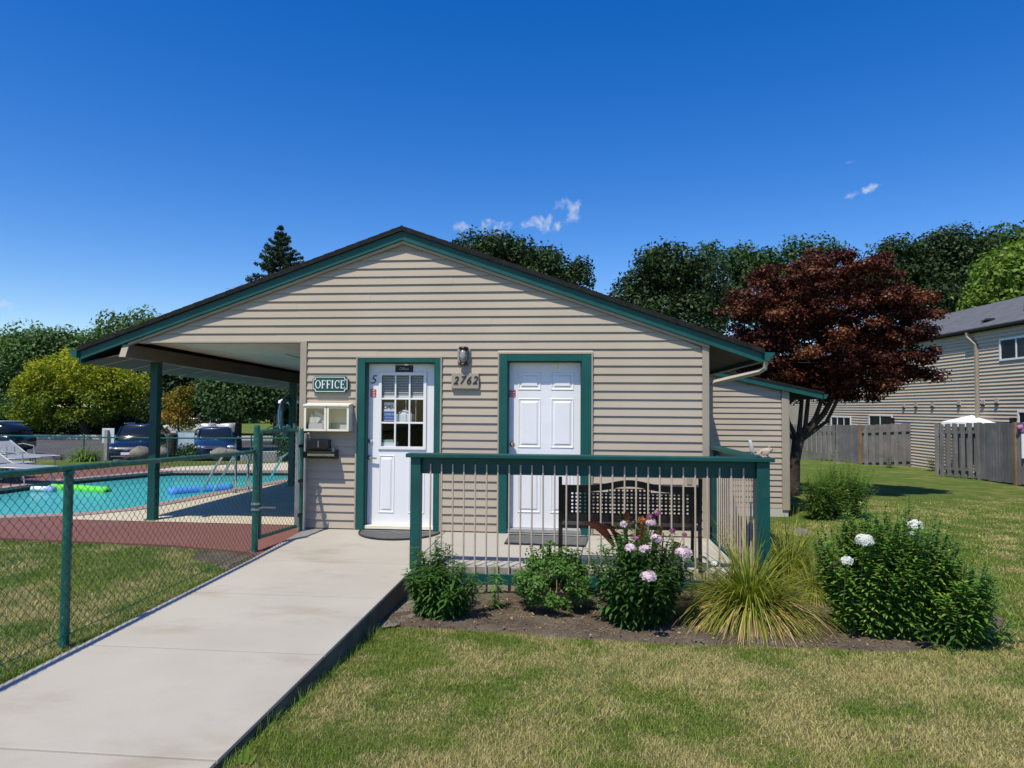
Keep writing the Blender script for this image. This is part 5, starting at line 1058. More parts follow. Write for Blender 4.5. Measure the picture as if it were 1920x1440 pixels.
tree('oak_tree', 'broad oak cut off by the top right corner of the tree line', 'tree', 1910, 62, [(1890, 482, 50, 45), (1950, 490, 60, 52)], 'oak2', .4, 45, 60, 1.1, 2.0, .5, G1)
tree('leafy_tree', 'bright yellow-green tree behind the ridge of the right house', 'tree', 1890, 36, [(1890, 520, 48, 52), (1870, 570, 55, 45), (1940, 500, 50, 60)], 'bright', .24, 110, 70, .5, 1.0, .25)
# fir behind the left roof slope
q = at(521, 44); t = thing('fir_tree', 'pointed blue-green fir rising behind the left roof slope', 'tree', (q[0], q[1], -.9)); tz = pix(521, 424, 44).z; Ps, Ns, Ss = [], [], []
bb = MB(); bb.tube([(q[0], q[1], -1), (q[0], q[1], tz)], [.28, .02], 8)
zz = tz - .15
while zz > tz - 9.5:
    hgt = tz - zz; R_ = .12 + hgt * .62; nb = 7 if hgt < 2 else 9; a0 = random.uniform(0, 6)
    for i in range(nb):
        if random.random() < .12: continue
        a = a0 + 2 * PI * i / nb + random.uniform(-.2, .2); r_ = R_ * random.uniform(.6, 1.12); n = int(24 + 60 * r_); tt = rng.random(n) ** .7; side = rng.normal(0, .16, n) * (1 - .5 * tt) * min(1, r_)
        P = np.stack([q[0] + np.cos(a) * tt * r_ - np.sin(a) * side, q[1] + np.sin(a) * tt * r_ + np.cos(a) * side, zz - .12 * tt * r_ + .30 * (tt ** 2) * min(r_, 1.2) + rng.normal(0, .05, n)], -1)
        Ps.append(P); Ns.append(rand_dir(n) + np.array([0, 0, .4])); bb.tube([(q[0], q[1], zz), (q[0] + math.cos(a) * r_, q[1] + math.sin(a) * r_, zz + .12 * r_)], [.04, .01], 4)
    zz -= random.uniform(.28, .42)
P = np.concatenate(Ps); V, F, T = quads_leaves(P, np.concatenate(Ns), .22 * (.6 + .8 * rng.random(len(P))), .4, rng.random(len(P))); link('crown', np_mesh('crown', V, F, tint=T), L['conifer'], t); bb.build('trunk', M['bark'], t)
# trees beyond the pool
G2 = 'trees beyond the parking lot'
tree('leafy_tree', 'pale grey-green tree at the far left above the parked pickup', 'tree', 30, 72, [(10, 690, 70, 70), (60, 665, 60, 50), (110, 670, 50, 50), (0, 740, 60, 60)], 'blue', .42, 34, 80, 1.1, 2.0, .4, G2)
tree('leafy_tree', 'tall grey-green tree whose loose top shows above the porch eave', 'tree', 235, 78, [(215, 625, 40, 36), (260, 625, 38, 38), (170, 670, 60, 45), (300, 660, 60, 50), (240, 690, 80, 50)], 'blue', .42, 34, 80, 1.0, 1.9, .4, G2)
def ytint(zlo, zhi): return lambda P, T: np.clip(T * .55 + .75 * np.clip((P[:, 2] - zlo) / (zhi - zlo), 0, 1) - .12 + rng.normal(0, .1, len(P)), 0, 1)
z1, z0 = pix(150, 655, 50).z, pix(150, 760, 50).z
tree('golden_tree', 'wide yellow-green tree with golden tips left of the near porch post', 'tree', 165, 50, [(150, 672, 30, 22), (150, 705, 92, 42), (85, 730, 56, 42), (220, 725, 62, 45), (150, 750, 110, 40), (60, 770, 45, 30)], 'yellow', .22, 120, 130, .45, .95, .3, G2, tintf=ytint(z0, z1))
tree('leafy_tree', 'dark tree in deep shade right behind the near porch post', 'tree', 350, 58, [(320, 720, 60, 55), (385, 715, 60, 60), (300, 780, 70, 35), (380, 780, 60, 35)], 'oak', .34, 52, 90, .8, 1.5, .35, G2)
tree('leafy_tree', 'dark tree seen under the porch roof left of the building corner', 'tree', 530, 60, [(500, 720, 60, 55), (570, 720, 60, 60), (530, 755, 80, 30)], 'oak', .34, 52, 80, .8, 1.5, .35, G2)
tree('leafy_tree', 'mid green tree with a visible dark trunk on the right of the blue sedan', 'tree', 448, 38, [(430, 740, 55, 42), (485, 745, 55, 38), (450, 762, 60, 24), (455, 705, 50, 30)], 'mid', .20, 150, 100, .35, .8, .2, G2, fork=1.0)
z1, z0 = pix(150, 735, 40).z, pix(150, 790, 40).z
tree('young_tree', 'small orange and lime coloured tree beside the near porch post', 'tree', 335, 41, [(335, 755, 26, 24), (350, 738, 20, 14), (315, 782, 22, 13), (345, 790, 24, 12)], 'orange', .15, 260, 60, .2, .45, .08, G2, tintf=lambda P, T: np.clip(T * .4 + .6 * (np.abs(P[:, 2] - z0 - .5) < .35) * rng.random(len(P)), 0, 1))
def mound(name, label, cat, px, d, ells, leaf, size, per, n, rmin, rmax, group=None, up=.5, tintf=None, z=None):
    E_ = px_ell(ells, d); q = at(px, d); t = thing(name, label, cat, (q[0], q[1], float(gh(q[0], q[1]))), group=group)
    cl = clumps_in(E_, n, rmin, rmax, .4); V, F, T = leaf_cloud(cl, per, size, .85, up, tintf=tintf); link('foliage', np_mesh('foliage', V, F, tint=T), L[leaf], t)
    b = MB()
    for c, r in random.sample(cl, min(8, len(cl))): p, r_ = limb((q[0], q[1], float(gh(q[0], q[1])) - .05), c, .03, .008); b.tube(p, r_, 5)
    b.build('stems', M['bark'], t); return t
mound('shrub', 'grey-green shrub mass at the left edge below the pale tree', 'shrub', 20, 53, [(10, 780, 60, 35), (60, 800, 50, 22)], 'mid', .26, 90, 60, .5, 1.0)
mound('shrub', 'dark shrubs under the golden tree along the kerb', 'shrub', 150, 55, [(120, 800, 60, 20), (190, 800, 60, 22), (250, 800, 50, 25)], 'oak', .28, 80, 70, .5, 1.0)
mound('shrub', 'dense dark shrubs behind the parked cars', 'shrub', 360, 62, [(300, 800, 50, 20), (370, 790, 45, 16), (570, 770, 40, 22)], 'oak', .3, 70, 80, .6, 1.1)
mound('shrub', 'round dark green shrub between stump and blue sedan', 'shrub', 350, 22.2, [(350, 848, 24, 18)], 'mid', .09, 900, 30, .12, .25)
mound('shrub', 'narrow dark green bush behind the gate beside the far porch post', 'shrub', 540, 22.8, [(542, 830, 17, 30), (540, 855, 18, 14)], 'oak2', .1, 700, 34, .12, .28)
def wood(name, d, px0, px1, h0, leaf='oak'):
    cl = []
    px = px0
    while px < px1:
        q = at(px, d + random.uniform(-6, 6)); hh = h0 * random.uniform(.6, 1.1)
        for z_ in np.arange(-1, hh, 2.2): cl.append(((q[0] + random.uniform(-1, 1), q[1] + random.uniform(-2, 2), z_), random.uniform(1.6, 2.8)))
        px += 2.6 * FPX / d
    V, F, T = leaf_cloud(cl, 9, 1.0, .8); return tag(link(name, np_mesh(name, V, F, tint=T), L[leaf]), 'far dark wood closing the view behind the trees', 'wood', None, 'stuff')
wood('far_wood', 105, -900, 1200, 8); wood('far_wood', 95, 1200, 3000, 9)
# ------------------------------------------------------------------ red maple
E_ = px_ell([(1545, 560, 150, 95), (1440, 600, 92, 85), (1650, 590, 100, 80), (1530, 665, 150, 70), (1665, 650, 88, 52), (1465, 680, 90, 70), (1560, 510, 110, 45), (1590, 700, 105, 45), (1500, 725, 70, 38), (1585, 722, 85, 32), (1455, 735, 50, 28), (1700, 690, 60, 34)], 16.6, .95); q = at(1487, 16.6); zb = float(gh(q[0], q[1]))
t = thing('maple_tree', 'dark red Japanese maple with many stems and drooping layered crown', 'tree', (q[0], q[1], zb))
cl = clumps_in(E_, 125, .16, .42, .45); V, F, T = leaf_cloud(cl, 2700, .069, .5, .9, asp=.7, hollow=.2, csd=.3); link('crown', np_mesh('crown', V, F, tint=T), L['maple'], t)
bx_ = Vector((q[0], q[1], zb)); fk = pix(1497, 822, 16.6); b = MB(); b.tube([bx_ + Vector((-.05, 0, -.1)), bx_ + Vector((0, 0, .2)), bx_.lerp(fk, .6) + Vector((-.04, 0, 0)), fk], [.21, .145, .12, .14], 12); b.build('trunk', M['bark'], t, smooth=True)
b = MB()
for (x0, y0), (x1, y1), r in (((1478, 790), (1471, 735), .055), ((1500, 790), (1505, 730), .06), ((1530, 780), (1548, 730), .06), ((1545, 775), (1575, 720), .075), ((1462, 800), (1445, 740), .05), ((1510, 800), (1520, 700), .06), ((1550, 790), (1600, 690), .05)):
    m_ = pix(x0, y0, 16.6); e = pix(x1, y1, 16.6 + random.uniform(-.5, .5)); top = pix(x1 + (x1 - 1500) * .9, y1 - 110, 16.6 + random.uniform(-1, 1)); b.tube([fk + Vector((0, 0, -.1)), fk.lerp(m_, .6) + Vector((0, 0, -.04)), m_, e, e.lerp(top, .5) + Vector((random.uniform(-.1, .1), 0, 0)), top], [r * 1.1, r, r * .9, r * .7, r * .45, .012], 8)
    for c, rr_ in random.sample(cl, 5):
        p, r_ = limb(e.lerp(top, random.random()), c, r * .3, .006); b.tube(p, r_, 4)
b.build('branches', M['bark'], t, smooth=True)

# ------------------------------------------------------------------ bed plants
def strips(base, dirs, length, width, segs=4, droop=.5, taper=1.6, tint=None, fold=0, w0=.35):
    """arching leaves: base (n,3), dirs (n,3) start direction, droop = how much gravity bends them"""
    n = len(base); D = unit(np.asarray(dirs, float)); P = np.array(base, float); L_ = np.broadcast_to(length, n).astype(float); Wd = np.broadcast_to(width, n).astype(float); dp = np.broadcast_to(droop, n).astype(float)
    side = unit(np.cross(D, np.array([0, 0, 1.0]) + rng.normal(0, .05, (n, 3)))); rows = []
    for k in range(segs + 1):
        f = k / segs; w = Wd * (w0 + (1 - w0) * min(1, f * 2.6)) * (1 - f ** taper) if k < segs else Wd * .0; rows.append(np.stack([P - side * w[:, None] / 2, P + side * w[:, None] / 2], 1))
        if k < segs: D = unit(D + np.array([0, 0, -1.0]) * (dp / segs)[:, None]); P = P + D * (L_ / segs)[:, None]
    V = np.stack(rows, 1).reshape(n, -1, 3); m_ = V.shape[1]; f0 = [(2 * k, 2 * k + 1, 2 * k + 3, 2 * k + 2) for k in range(segs)]; F = (np.arange(n)[:, None, None] * m_ + np.array(f0)[None]).reshape(-1, 4)
    T = None if tint is None else np.repeat(tint, m_); return V.reshape(-1, 3), F, T
def cat_(parts): 
    V, F, T = [], [], []; o = 0
    for v, f, t in parts: V.append(v); F.append(f + o); T.append(t); o += len(v)
    return np.concatenate(V), np.concatenate(F), np.concatenate(T)
def stemmed(name, label, cat, loc, n, R_, h, leaf, ll, lw, step=.03, lean=.35, per=2, droop=.7, top_tuft=False, hvar=.15, ang=.5, group=None, skip=.1, sr=.0035, shape=1.0, whorl=2.4, flip=None):
    """clump of leafy stems"""
    x0, y0, z0 = loc; t = thing(name, label, cat, loc, group=group); b = MB(); B_, D_, T_, LL = [], [], [], []; tips = []
    for i in range(n):
        a = rng.uniform(0, 2 * PI); r_ = R_ * math.sqrt(rng.random()); sx_, sy_ = x0 + math.cos(a) * r_ * .45, y0 + math.sin(a) * r_ * .45; hh = h * (1 - shape * .35 * (r_ / R_) ** 2) * (1 + rng.normal(0, hvar)); ex, ey = x0 + math.cos(a) * r_ * (1 + lean * .4), y0 + math.sin(a) * r_ * (1 + lean * .4)
        s0, s1 = Vector((sx_, sy_, z0 - .02)), Vector((ex, ey, z0 + hh)); mid = s0.lerp(s1, .5) + Vector(((sx_ - ex) * .12, (sy_ - ey) * .12, 0)); b.tube([s0, mid, s1], [sr, sr * .8, sr * .4], 4, caps=False); tips.append(s1); k = 0; zz = .10 * hh; a0 = rng.uniform(0, 6); tn = rng.random()
        while zz < hh:
            f = zz / hh; p = s0.lerp(mid, f * 2) if f < .5 else mid.lerp(s1, f * 2 - 1)
            if rng.random() > skip:
                for j in range(per):
                    aa = a0 + whorl * k + 2 * PI * j / per + rng.normal(0, .2); D_.append((math.cos(aa), math.sin(aa), ang + rng.normal(0, .15) + .5 * f ** 3)); B_.append(tuple(p)); T_.append(np.clip(.5 * tn + .5 * rng.random(), 0, 1)); LL.append(ll * (1 - .5 * f ** 3) * rng.uniform(.7, 1.15) * (.7 + .3 * min(1, f * 3)))
            zz += step * rng.uniform(.8, 1.2); k += 1
    b.build('stems', M['stem'], t); LL = np.array(LL); V, F, T = strips(np.array(B_), np.array(D_), LL, lw * LL / ll, 3, droop, 2.0, np.array(T_)); link('foliage', np_mesh('foliage', V, F, tint=T), L[leaf], t); return t, tips
def flower_head(parent, c, r, leaf, n=60, fs=.022, flat=.7, label=None):
    d = rand_dir(n); d[:, 2] = np.abs(d[:, 2]) * 1.0 - .25; d = unit(d); P = np.array(c) + d * r * np.array([1, 1, flat]) * (.85 + .2 * rng.random((n, 1))); V, F, T = [], [], []; o = 0
    for i in range(n):
        N_ = unit(d[i] + rng.normal(0, .25, 3)); a = unit(np.cross(N_, rand_dir(1)[0])); b_ = np.cross(N_, a); tn = rng.random()
        for k in range(5):
            an = 2 * PI * k / 5; e = a * math.cos(an) + b_ * math.sin(an); s_ = a * -math.sin(an) + b_ * math.cos(an); V += [P[i], P[i] + e * fs * .55 + s_ * fs * .33 + N_ * .003, P[i] + e * fs, P[i] + e * fs * .55 - s_ * fs * .33 + N_ * .003]; F.append((o, o + 1, o + 2, o + 3)); T += [tn] * 4; o += 4
    return link('flower_head', np_mesh('flower_head', V, F, tint=T), L[leaf], parent)
def G(x, y): return float(gh(x, y)) + .01
BG = 'plants in the bed before the porch'
dark, tips = stemmed('lily_plant', 'dark green leafy lily clump at the left end of the bed beside the walk', 'plant', (-1.10, -2.72, G(-1.1, -2.7)), 44, .33, .50, 'lily', .125, .034, .020, .2, 4, 1.2, hvar=.16, group=BG)
stemmed('small_plant', 'small leafy sprout with brown stem right of the dark lily clump', 'plant', (-.70, -2.5, G(-.7, -2.5)), 4, .10, .40, 'phloxl', .13, .025, .04, .3, 3, 1.2, hvar=.2, group=BG)
stemmed('small_plant', 'thin low sprout between the round bush and the pink phlox', 'plant', (.12, -2.32, G(.1, -2.3)), 4, .10, .26, 'phloxl', .08, .022, .04, .3, 2, 1.2, hvar=.2, group=BG)
# rounded bush
q = (-.205, -2.42); z0 = G(*q); t = thing('round_bush', 'rounded small-leaved green bush in front of the railing', 'shrub', (q[0], q[1], z0), group=BG)
cl = []
for i in range(150):
    d_ = rand_dir(1)[0]; d_[2] = abs(d_[2]) * 1.3 - .6; d_ = unit(d_); c = np.array([q[0], q[1], z0 + .25]) + d_ * np.array([.315, .30, .25]) * rng.uniform(.7, 1.05); cl.append((tuple(c), rng.uniform(.045, .08)))
for dx, zz in ((-.06, .56), (-.03, .585), (.13, .545), (-.16, .52), (.2, .50)): cl += [((q[0] + dx + rng.normal(0, .02), q[1] + rng.normal(0, .03), z0 + zz - .03 * k), .04) for k in range(3)]
V, F, T = leaf_cloud(cl, 13500, .030, .9, .6, asp=.62, hollow=.2, csd=.3); link('foliage', np_mesh('foliage', V, F, tint=T), L['shrub'], t); b = MB()
for c, r in cl[::5]: p, r_ = limb((q[0], q[1], z0 - .02), c, .008, .002); b.tube(p, r_, 4)
b.build('stems', M['drystem'], t)
# pink phlox
ph, tips = stemmed('pink_phlox', 'tall phlox with pale pink flower heads in front of the bench', 'flowering plant', (.50, -2.70, G(.5, -2.7)), 125, .43, .70, 'phlox', .12, .042, .024, .2, 2, 1.1, hvar=.17, group=BG, whorl=1.57)
for px, py, d, r, lf, n in ((1182, 1028, 5.25, .038, 'petalp', 40), (1209, 1030, 5.22, .036, 'petalp', 36), (1216, 1081, 5.08, .052, 'petalp', 70), (1281, 1037, 5.3, .060, 'petalp', 90), (1231, 1011, 5.3, .040, 'petalp', 44), (1221, 980, 5.5, .036, 'petalp', 36), (1232, 962, 5.5, .036, 'petald', 34), (1218, 968, 5.5, .030, 'petald', 24), (1170, 983, 5.5, .026, 'petalp', 16), (1188, 981, 5.95, .026, 'petald', 20), (1204, 977, 5.95, .030, 'petalr', 26), (1217, 972, 5.95, .022, 'petalr', 14), (1283, 1003, 5.85, .022, 'petald', 18), (1260, 995, 5.9, .028, 'petald', 20), (1192, 1010, 5.4, .026, 'petald', 20)):
    c = pix(px, py, d); r *= .7 if lf == 'petald' else 1.0; flower_head(ph, c, r, lf, n, .016 if lf == 'petald' else .022); b0 = Vector((.5 + (c.x - .5) * .5, -2.70, c.z - .3)); MB().tube([b0, b0.lerp(c, .6) + Vector((.0, 0, .0)), c], [.004, .0035, .0025], 5).build('flower_stalk', M['stem'], ph)
# bronze canna
c0 = pix(1166, 1100, 6.25); ca = thing('canna_plant', 'canna with long bronze red leaves behind the pink phlox', 'plant', (c0.x, c0.y, G(c0.x, c0.y)), group=BG)
def blade(parent, p0, p1, w, leaf, bend=.06, name='leaf'):
    p0, p1 = Vector(p0), Vector(p1); ax = (p1 - p0); n = 9; view = Vector((.15, -1, .35)).normalized(); s_ = ax.cross(view).normalized(); V = []; T = []
    for k in range(n + 1):
        f = k / n; c = p0.lerp(p1, f) + Vector((0, 0, bend * math.sin(PI * f))); ww = w * math.sin(PI * min(1, f * .93 + .07)) ** .75; nn = ax.normalized().cross(s_)
        V += [c - s_ * ww / 2 - nn * ww * .18, c, c + s_ * ww / 2 - nn * ww * .18]; T += [random.uniform(.2, .5), .9, random.uniform(.5, .8)]
    F = [q_ for k in range(n) for q_ in ((3 * k, 3 * k + 1, 3 * k + 4, 3 * k + 3), (3 * k + 1, 3 * k + 2, 3 * k + 5, 3 * k + 4))]; return link(name, np_mesh(name, V, F, tint=T, smooth=True), L[leaf], parent)
for (xa, ya), (xb, yb), w in (((1152, 1025), (1095, 980), .09), ((1160, 1022), (1131, 983), .05), ((1172, 1010), (1176, 958), .07), ((1175, 1045), (1228, 1012), .09), ((1198, 1030), (1206, 975), .11), ((1225, 1040), (1240, 985), .09), ((1165, 1040), (1150, 1000), .08), ((1262, 1050), (1275, 1018), .08)):
    blade(ca, pix(xa, ya, 5.98 if xa < 1170 else 6.12), pix(xb, yb, 5.9 if xa < 1170 else 6.1), w * .85, 'canna')
for dx in (-.02, .05, .14, .3): MB().tube([(c0.x + dx, c0.y, -.24), (c0.x + dx * 1.2, c0.y + .02, .22), (c0.x + dx * 1.3 - .02, c0.y, .42)], [.014, .011, .006], 7).build('stalk', paint('red_stalk', (.10, .03, .025)), ca)
def tuft(name, label, px, py, d, n, ln, spread, wide, straw, cat='ornamental grass', z=None, wd=.0105, tuft_leaf='tuft', h=1.0):
    p = pix(px, py, d); x_, y_ = p.x, p.y; z_ = G(x_, y_); t = thing(name, label, cat, (x_, y_, z_), group='clumps of ornamental grass')
    def mk(n, lf, lo, hi, out, drp, nm, tw, wd):
        a = rng.uniform(0, 2 * PI, n); o = rng.uniform(lo, hi, n) * out; B_ = np.stack([x_ + np.cos(a) * rng.random(n) * spread * .25, y_ + np.sin(a) * rng.random(n) * spread * .25, np.full(n, z_)], -1); D_ = np.stack([np.cos(a) * o, np.sin(a) * o, np.full(n, h)], -1) + rng.normal(0, .07, (n, 3))
        V, F, T = strips(B_, D_, ln * rng.uniform(.55, 1.1, n), wd * rng.uniform(.6, 1.2, n), 6, drp * rng.uniform(.6, 1.3, n), 2.2, rng.random(n)); link(nm, np_mesh(nm, V, F, tint=T), L[lf], t)
    mk(n, tuft_leaf, .1, 1.0, wide, 2.3, 'green_blades', 0, wd); mk(int(n * straw), 'straw', .45, 1.1, wide * 1.1, 3.3, 'straw_blades', 0, wd * .8); return t
tuft('grass_clump', 'large arching yellow-green grass clump with straw skirt beside the corner post', 1405, 1165, 5.75, 1700, .92, .42, .95, 1.9)
tuft('grass_clump', 'medium grass clump behind the green corner post', 1478, 1075, 7.1, 1300, .82, .36, .85, 1.2)
tuft('grass_clump', 'low straw-coloured grass clump between the corner post and the white phlox', 1527, 1130, 6.5, 700, .52, .25, .9, 1.5)
tuft('grass_clump', 'sparse dry grass clump right of the tall white phlox', 1690, 1120, 6.4, 320, .5, .25, 1.0, 1.0)
# white phlox group
for px, d, n, R_, h, lab in ((1615, 5.38, 84, .36, .90, 'left clump of tall white phlox with a large white flower head'), (1695, 5.35, 95, .40, .93, 'middle clump of tall white phlox, leafy to the ground'), (1782, 5.2, 75, .33, .60, 'lower right clump of the white phlox')):
    q = at(px, d); q2 = (q[0], q[1], G(q[0], q[1])); t, tp = stemmed('white_phlox', lab, 'flowering plant', q2, n, R_, h, 'phloxl', .095, .036, .020, .12, 3, 1.0, hvar=.13, group='white phlox clumps', whorl=1.57, ang=.6)
    heads = {1615: [(1621, 1014, 5.1, .060, 100), (1588, 1051, 4.98, .032, 30)], 1695: [(1717, 985, 5.3, .045, 60), (1710, 1003, 5.2, .022, 20)], 1782: []}[px]
    for x_, y_, dd, r, nn in heads:
        c = pix(x_, y_, dd); flower_head(t, c, r, 'petalw', nn, .024, .75); MB().tube([(c.x, c.y + .08, c.z - .35), tuple(c)], [.004, .003], 5).build('flower_stalk', M['stem'], t)
q = at(1838, 5.25); stemmed('low_plant', 'low spreading broad-leaved plant at the right end of the bed', 'plant', (q[0], q[1], G(q[0], q[1])), 22, .34, .26, 'phloxl', .11, .05, .05, .5, 2, 1.2, hvar=.3, group=BG)
q = at(1800, 5.05); stemmed('low_plant', 'low bushy plant in front of the right white phlox', 'plant', (q[0] - .1, q[1], G(q[0], q[1])), 16, .25, .36, 'phlox', .10, .04, .035, .4, 2, 1.1, hvar=.2, group=BG)
q = at(1545, 6.5); stemmed('low_plant', 'small green sprout left of the white phlox', 'plant', (q[0], q[1], G(q[0], q[1])), 8, .16, .30, 'phlox', .08, .025, .035, .4, 2, 1.1, hvar=.2, group=BG)
c = pix(1340, 1057, 6.0); t = thing('white_flower', 'single white flower head leaning by the right end of the railing', 'flower', (c.x, c.y, -.2), group=BG); flower_head(t, c, .032, 'petalw', 30); MB().tube([(c.x + .06, c.y, -.22), (c.x + .03, c.y, .0), tuple(c)], .003, 5).build('flower_stalk', M['stem'], t)
for px, d, n, R_, h, lab in ((1578, 12.6, 170, .55, .95, 'leafy reed-like green bush standing on the lawn behind the porch corner'), (1535, 12.2, 80, .35, .80, 'shorter reedy bush just right of the storage wall corner')):
    q = at(px, d); stemmed('reedy_bush', lab, 'shrub', (q[0], q[1], G(q[0], q[1])), n, R_, h, 'reedy', .20, .026, .05, .3, 2, 1.2, hvar=.14, ang=1.0)
q = at(1667, 26.9); stemmed('fence_flowers', 'white flowering weed at the foot of the left board fence', 'plant', (q[0], q[1], G(q[0], q[1])), 12, .35, .8, 'blue', .12, .04, .08, .4, 2, 1, hvar=.3)
q = at(1746, 25.5); stemmed('broad_leaf_weed', 'pale broad-leaved weed in the gap between the board fences', 'plant', (q[0], q[1], G(q[0], q[1])), 12, .3, .6, 'bright', .22, .1, .09, .5, 2, 1, hvar=.3)
q = at(1500, 11.9); rock(1500, 10.6, .17, 'flat pale rock on the lawn beside the storage wall corner', -.42, None)
q = at(166, 20.0); t, tp = stemmed('daylily_clump', 'bright green daylily clump at the far fence', 'plant', (q[0], q[1], -.09), 90, .50, .40, 'bright', .42, .05, .12, .6, 2, 1.6, hvar=.2)
q = at(115, 20.2); stemmed('red_leaf_plant', 'small dark red plant left of the daylily clump', 'plant', (q[0], q[1], -.09), 20, .2, .22, 'canna', .16, .05, .06, .5, 2, 1, hvar=.3)
q = at(238, 20.6); stemmed('orange_flowers', 'small orange flowers beside the sign post', 'plant', (q[0], q[1], -.09), 14, .15, .12, 'orange', .06, .04, .03, .5, 2, 1, hvar=.3)
# weeds at the edge of the walk
c = pix(462, 1412, 3.1); t = thing('dandelion_weed', 'upright pale green weed leaf at the walk edge in the foreground', 'weed', (c.x, c.y, G(c.x, c.y)))
for dx, h_, w in ((0, .085, .030), (.02, .05, .022), (-.02, .045, .02)): blade(t, (-1.47 + dx, c.y, -.06), (-1.455 + dx * 2, c.y + .01, -.06 + h_), w, 'bright', .004)
for yy, hh in ((-3.5, .13), (-4.35, .09)):
    t = thing('grass_weed', 'wispy grass weed growing against the side of the walk ' + ('near the bed' if yy > -4 else 'halfway along it'), 'weed', (-1.50, yy, G(-1.5, yy))); n = 40
    B_ = np.stack([-1.50 + rng.normal(0, .02, n), yy + rng.normal(0, .02, n), np.full(n, G(-1.5, yy))], -1); V, F, T = strips(B_, np.stack([rng.normal(.1, .25, n), rng.normal(0, .25, n), np.ones(n)], -1), hh * rng.uniform(.6, 1.3, n), .003, 4, .8, 1.8, rng.random(n)); link('blades', np_mesh('blades', V, F, tint=T), L['mid'], t)

# ------------------------------------------------------------------ lawn blades
def lawn_blades(name, label, regions, excl, seed):
    g = np.random.default_rng(seed); parts = []
    for (x0, x1, y0, y1, dens, h, w) in regions:
        n = int((x1 - x0) * (y1 - y0) * dens); x_ = g.uniform(x0, x1, n); y_ = g.uniform(y0, y1, n)
        d = -x_ * math.sin(YAW) + (y_ - CAM.y) * math.cos(YAW); xc = x_ * math.cos(YAW) + (y_ - CAM.y) * math.sin(YAW); k = (d > 1.9) & (np.abs(xc) < d * .80 + .5)
        for e in excl: k &= ~inpoly(x_, y_, e)
        if y1 > 1: k &= g.random(n) < np.clip((y1 - y_) / 6, 0, 1) ** .8
        x_, y_ = x_[k], y_[k]; n = len(x_); z_ = gh(x_, y_) - .004
        pch = .75 + .35 * wob(x_, y_, 3.1, 2.) * .5; hh = h * pch * g.uniform(.55, 1.25, n); a = g.uniform(0, 2 * PI, n); ln = g.normal(0, .42, (n, 2)); B_ = np.stack([x_, y_, z_], -1); s_ = np.stack([np.cos(a), np.sin(a), np.zeros(n)], -1) * (w * g.uniform(.6, 1.3, n))[:, None] * .5
        mid = B_ + np.stack([ln[:, 0] * .4, ln[:, 1] * .4, np.ones(n)], -1) * (hh * .55)[:, None]; tip = B_ + np.stack([ln[:, 0] * 1.3, ln[:, 1] * 1.3, np.ones(n)], -1) * hh[:, None]
        V = np.stack([B_ - s_, B_ + s_, mid + s_ * .8, tip, mid - s_ * .8], 1).reshape(-1, 3); parts.append((V, np.arange(n)[:, None] * 5 + np.array([[0, 1, 2, 4]]), np.arange(n)[:, None] * 5 + np.array([[4, 2, 3, 3]]), np.repeat(g.random(n), 5)))
    V = []; F = []; T = []; o = 0
    for v, f1, f2, t in parts: V.append(v); F.append(f1 + o); F.append((f2 + o)); T.append(t); o += len(v)
    V = np.concatenate(V); T = np.concatenate(T); Q = np.concatenate(F[::2]); R3 = np.concatenate(F[1::2])[:, :3]
    tri = np.concatenate([Q[:, [0, 1, 2]], Q[:, [0, 2, 3]], R3]); return tag(link(name, np_mesh(name, V, tri, tint=T), M['grass']), label, 'grass', None, 'stuff')
lawn_blades('lawn_grass', 'patchy green and straw lawn grass in front of the flower bed', [(-1.535, .6, -6.9, -5.0, 22000, .034, .0028), (-1.52, 4.5, -5.0, -3.0, 13500, .032, .0036), (.6, 3, -6.9, -5, 22000, .034, .0028), (-1.5, 3.4, -3.35, -2.95, 3000, .04, .0036)], [BED], 5)
lawn_blades('lawn_grass', 'green lawn grass stretching back between the bed and the board fences', [(3, 8.0, -3.2, .5, 4200, .040, .007), (2.0, 15, .5, 9, 1500, .035, .011)], [BED, [(1, 4), (4.2, 4), (4.2, 9.5), (1, 9.5)]], 6)
lawn_blades('lawn_grass', 'lawn grass behind the chain-link fence left of the walk', [(-5.2, -3.22, -6.2, -1.0, 8000, .045, .0048), (-8.5, -5.2, -4.2, -.7, 3200, .045, .007)], [DECK, [(-3.2, -1.25), (-3.22, -2.3), (-3.45, -1.9), (-4.1, -1.45), (-4.2, -1.1)], [(wl(-9), -9), (wl(-1), -1), (-1, -1), (-1, -9)]], 7)
# dry grass litter on the bed
n = 3800; x_ = rng.uniform(-1.5, 3.6, n); y_ = rng.uniform(-3.3, -2.0, n); k = inpoly(x_, y_, BED); x_, y_ = x_[k], y_[k]; n = len(x_); a = rng.uniform(0, 2 * PI, n)
V, F, T = strips(np.stack([x_, y_, gh(x_, y_) + .03], -1), np.stack([np.cos(a), np.sin(a), rng.normal(.05, .06, n)], -1), rng.uniform(.02, .07, n), .0025, 2, .2, 2, rng.random(n)); tag(link('dry_litter', np_mesh('dry_litter', V, F, tint=T), L['straw']), 'dry grass litter scattered on the bare bed soil', 'litter', None, 'stuff')
n = 1500; x_ = rng.uniform(-1.5, 3.7, n); y_ = rng.uniform(-3.3, -1.9, n); k = inpoly(x_, y_, BED); x_, y_ = x_[k], y_[k]; n = len(x_)
V, F, T = quads_leaves(np.stack([x_, y_, gh(x_, y_) + .036], -1), np.array([0, 0, 1.]) + rng.normal(0, .35, (n, 3)), rng.uniform(.012, .035, n), .6, rng.random(n)); tag(link('leaf_litter', np_mesh('leaf_litter', V, F, tint=T), foliage('dead_leaves', (.10, .06, .03), (.34, .25, .15), .05)), 'small dead leaves and bark bits scattered on the flower bed', 'litter', None, 'stuff')
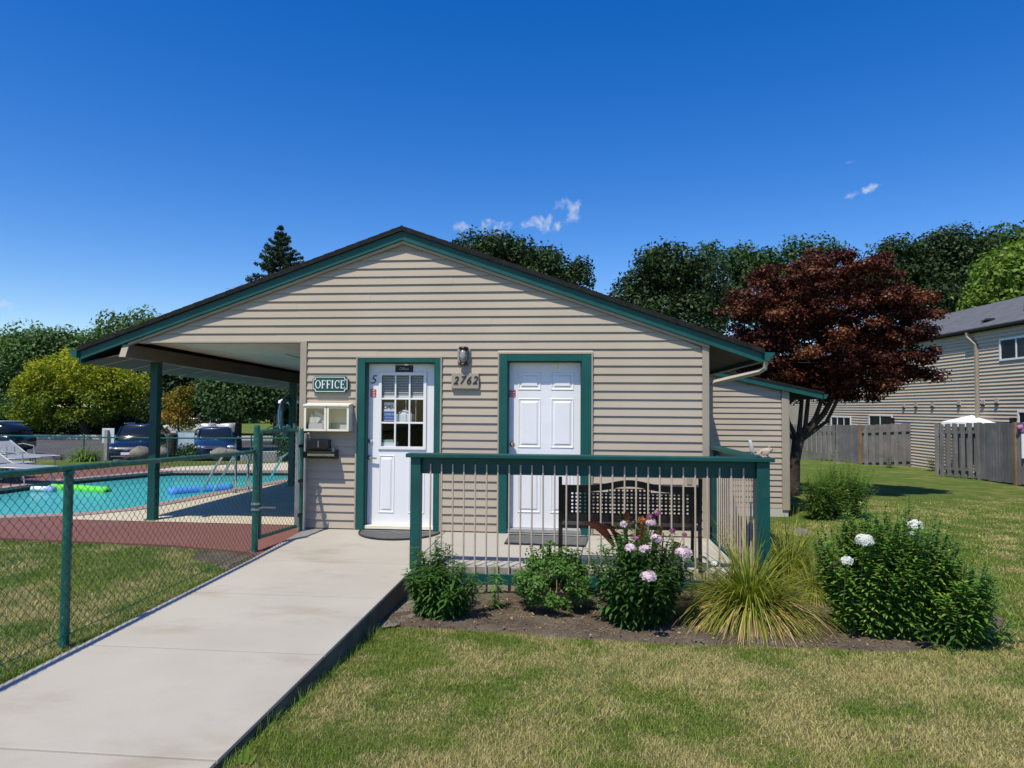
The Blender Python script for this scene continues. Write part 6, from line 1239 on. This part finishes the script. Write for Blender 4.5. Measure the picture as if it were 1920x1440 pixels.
# clover and weeds in the lawn, ragged grass along the walk edges
for sx_, x0, x1, nn in ((0, -1.545, -1.48, 1700), (1, -3.30, -3.16, 1700)):
    y_ = rng.uniform(-6.8, -3.1 if sx_ == 0 else -1.6, nn); x_ = rng.uniform(x0, x1, nn) - (.035 * (y_ + 4.93) if sx_ else 0); B_ = np.stack([x_, y_, gh(x_, y_) - .004], -1)
    V, F, T = strips(B_, np.stack([rng.normal(.1 if sx_ == 0 else -.1, .35, nn), rng.normal(0, .35, nn), np.ones(nn)], -1), (.075 + .03 * wob(x_ * 9, y_ * 3, 2, 1)) * rng.uniform(.5, 1.2, nn), .0032, 3, .9, 1.8, rng.random(nn)); tag(link('edge_grass', np_mesh('edge_grass', V, F, tint=T), L['reedy']), 'ragged longer grass along the ' + ('right' if sx_ == 0 else 'left') + ' edge of the walk', 'grass', None, 'stuff')
# gravel beside the walk
def stones(name, label, poly, n, s0, s1, seed):
    g = np.random.default_rng(seed); x0, x1 = min(p[0] for p in poly), max(p[0] for p in poly); y0, y1 = min(p[1] for p in poly), max(p[1] for p in poly); x_ = g.uniform(x0, x1, n); y_ = g.uniform(y0, y1, n); k = inpoly(x_, y_, poly); x_, y_ = x_[k], y_[k]; n = len(x_); s_ = g.uniform(s0, s1, n); C_ = np.stack([x_, y_, gh(x_, y_) + .022 + s_ * .2], -1)
    o = np.array([(1, 0, 0), (0, 1, 0), (-1, 0, 0), (0, -1, 0), (0, 0, .7), (0, 0, -.7)]); V = C_[:, None] + o[None] * s_[:, None, None] * (1 + g.normal(0, .25, (n, 6, 1))); f = np.array([(0, 1, 4), (1, 2, 4), (2, 3, 4), (3, 0, 4), (1, 0, 5), (2, 1, 5), (3, 2, 5), (0, 3, 5)])
    return tag(link(name, np_mesh(name, V.reshape(-1, 3), (np.arange(n)[:, None, None] * 6 + f[None]).reshape(-1, 3)), M['rock']), label, 'gravel', None, 'stuff')
stones('gravel', 'grey gravel in the corner between the walk and the bed', [(-1.55, -3.2), (-1.40, -3.12), (-1.28, -2.6), (-1.35, -2.0), (-1.55, -1.9)], 5200, .005, .012, 1)
stones('soil_crumbs', 'soil crumbs and pebbles on the flower bed', BED, 9000, .003, .010, 2)
for o in list(S.objects):
    if o.type == 'EMPTY' and o.get('category') is None and o.get('kind') is None: print('untagged', o.name)
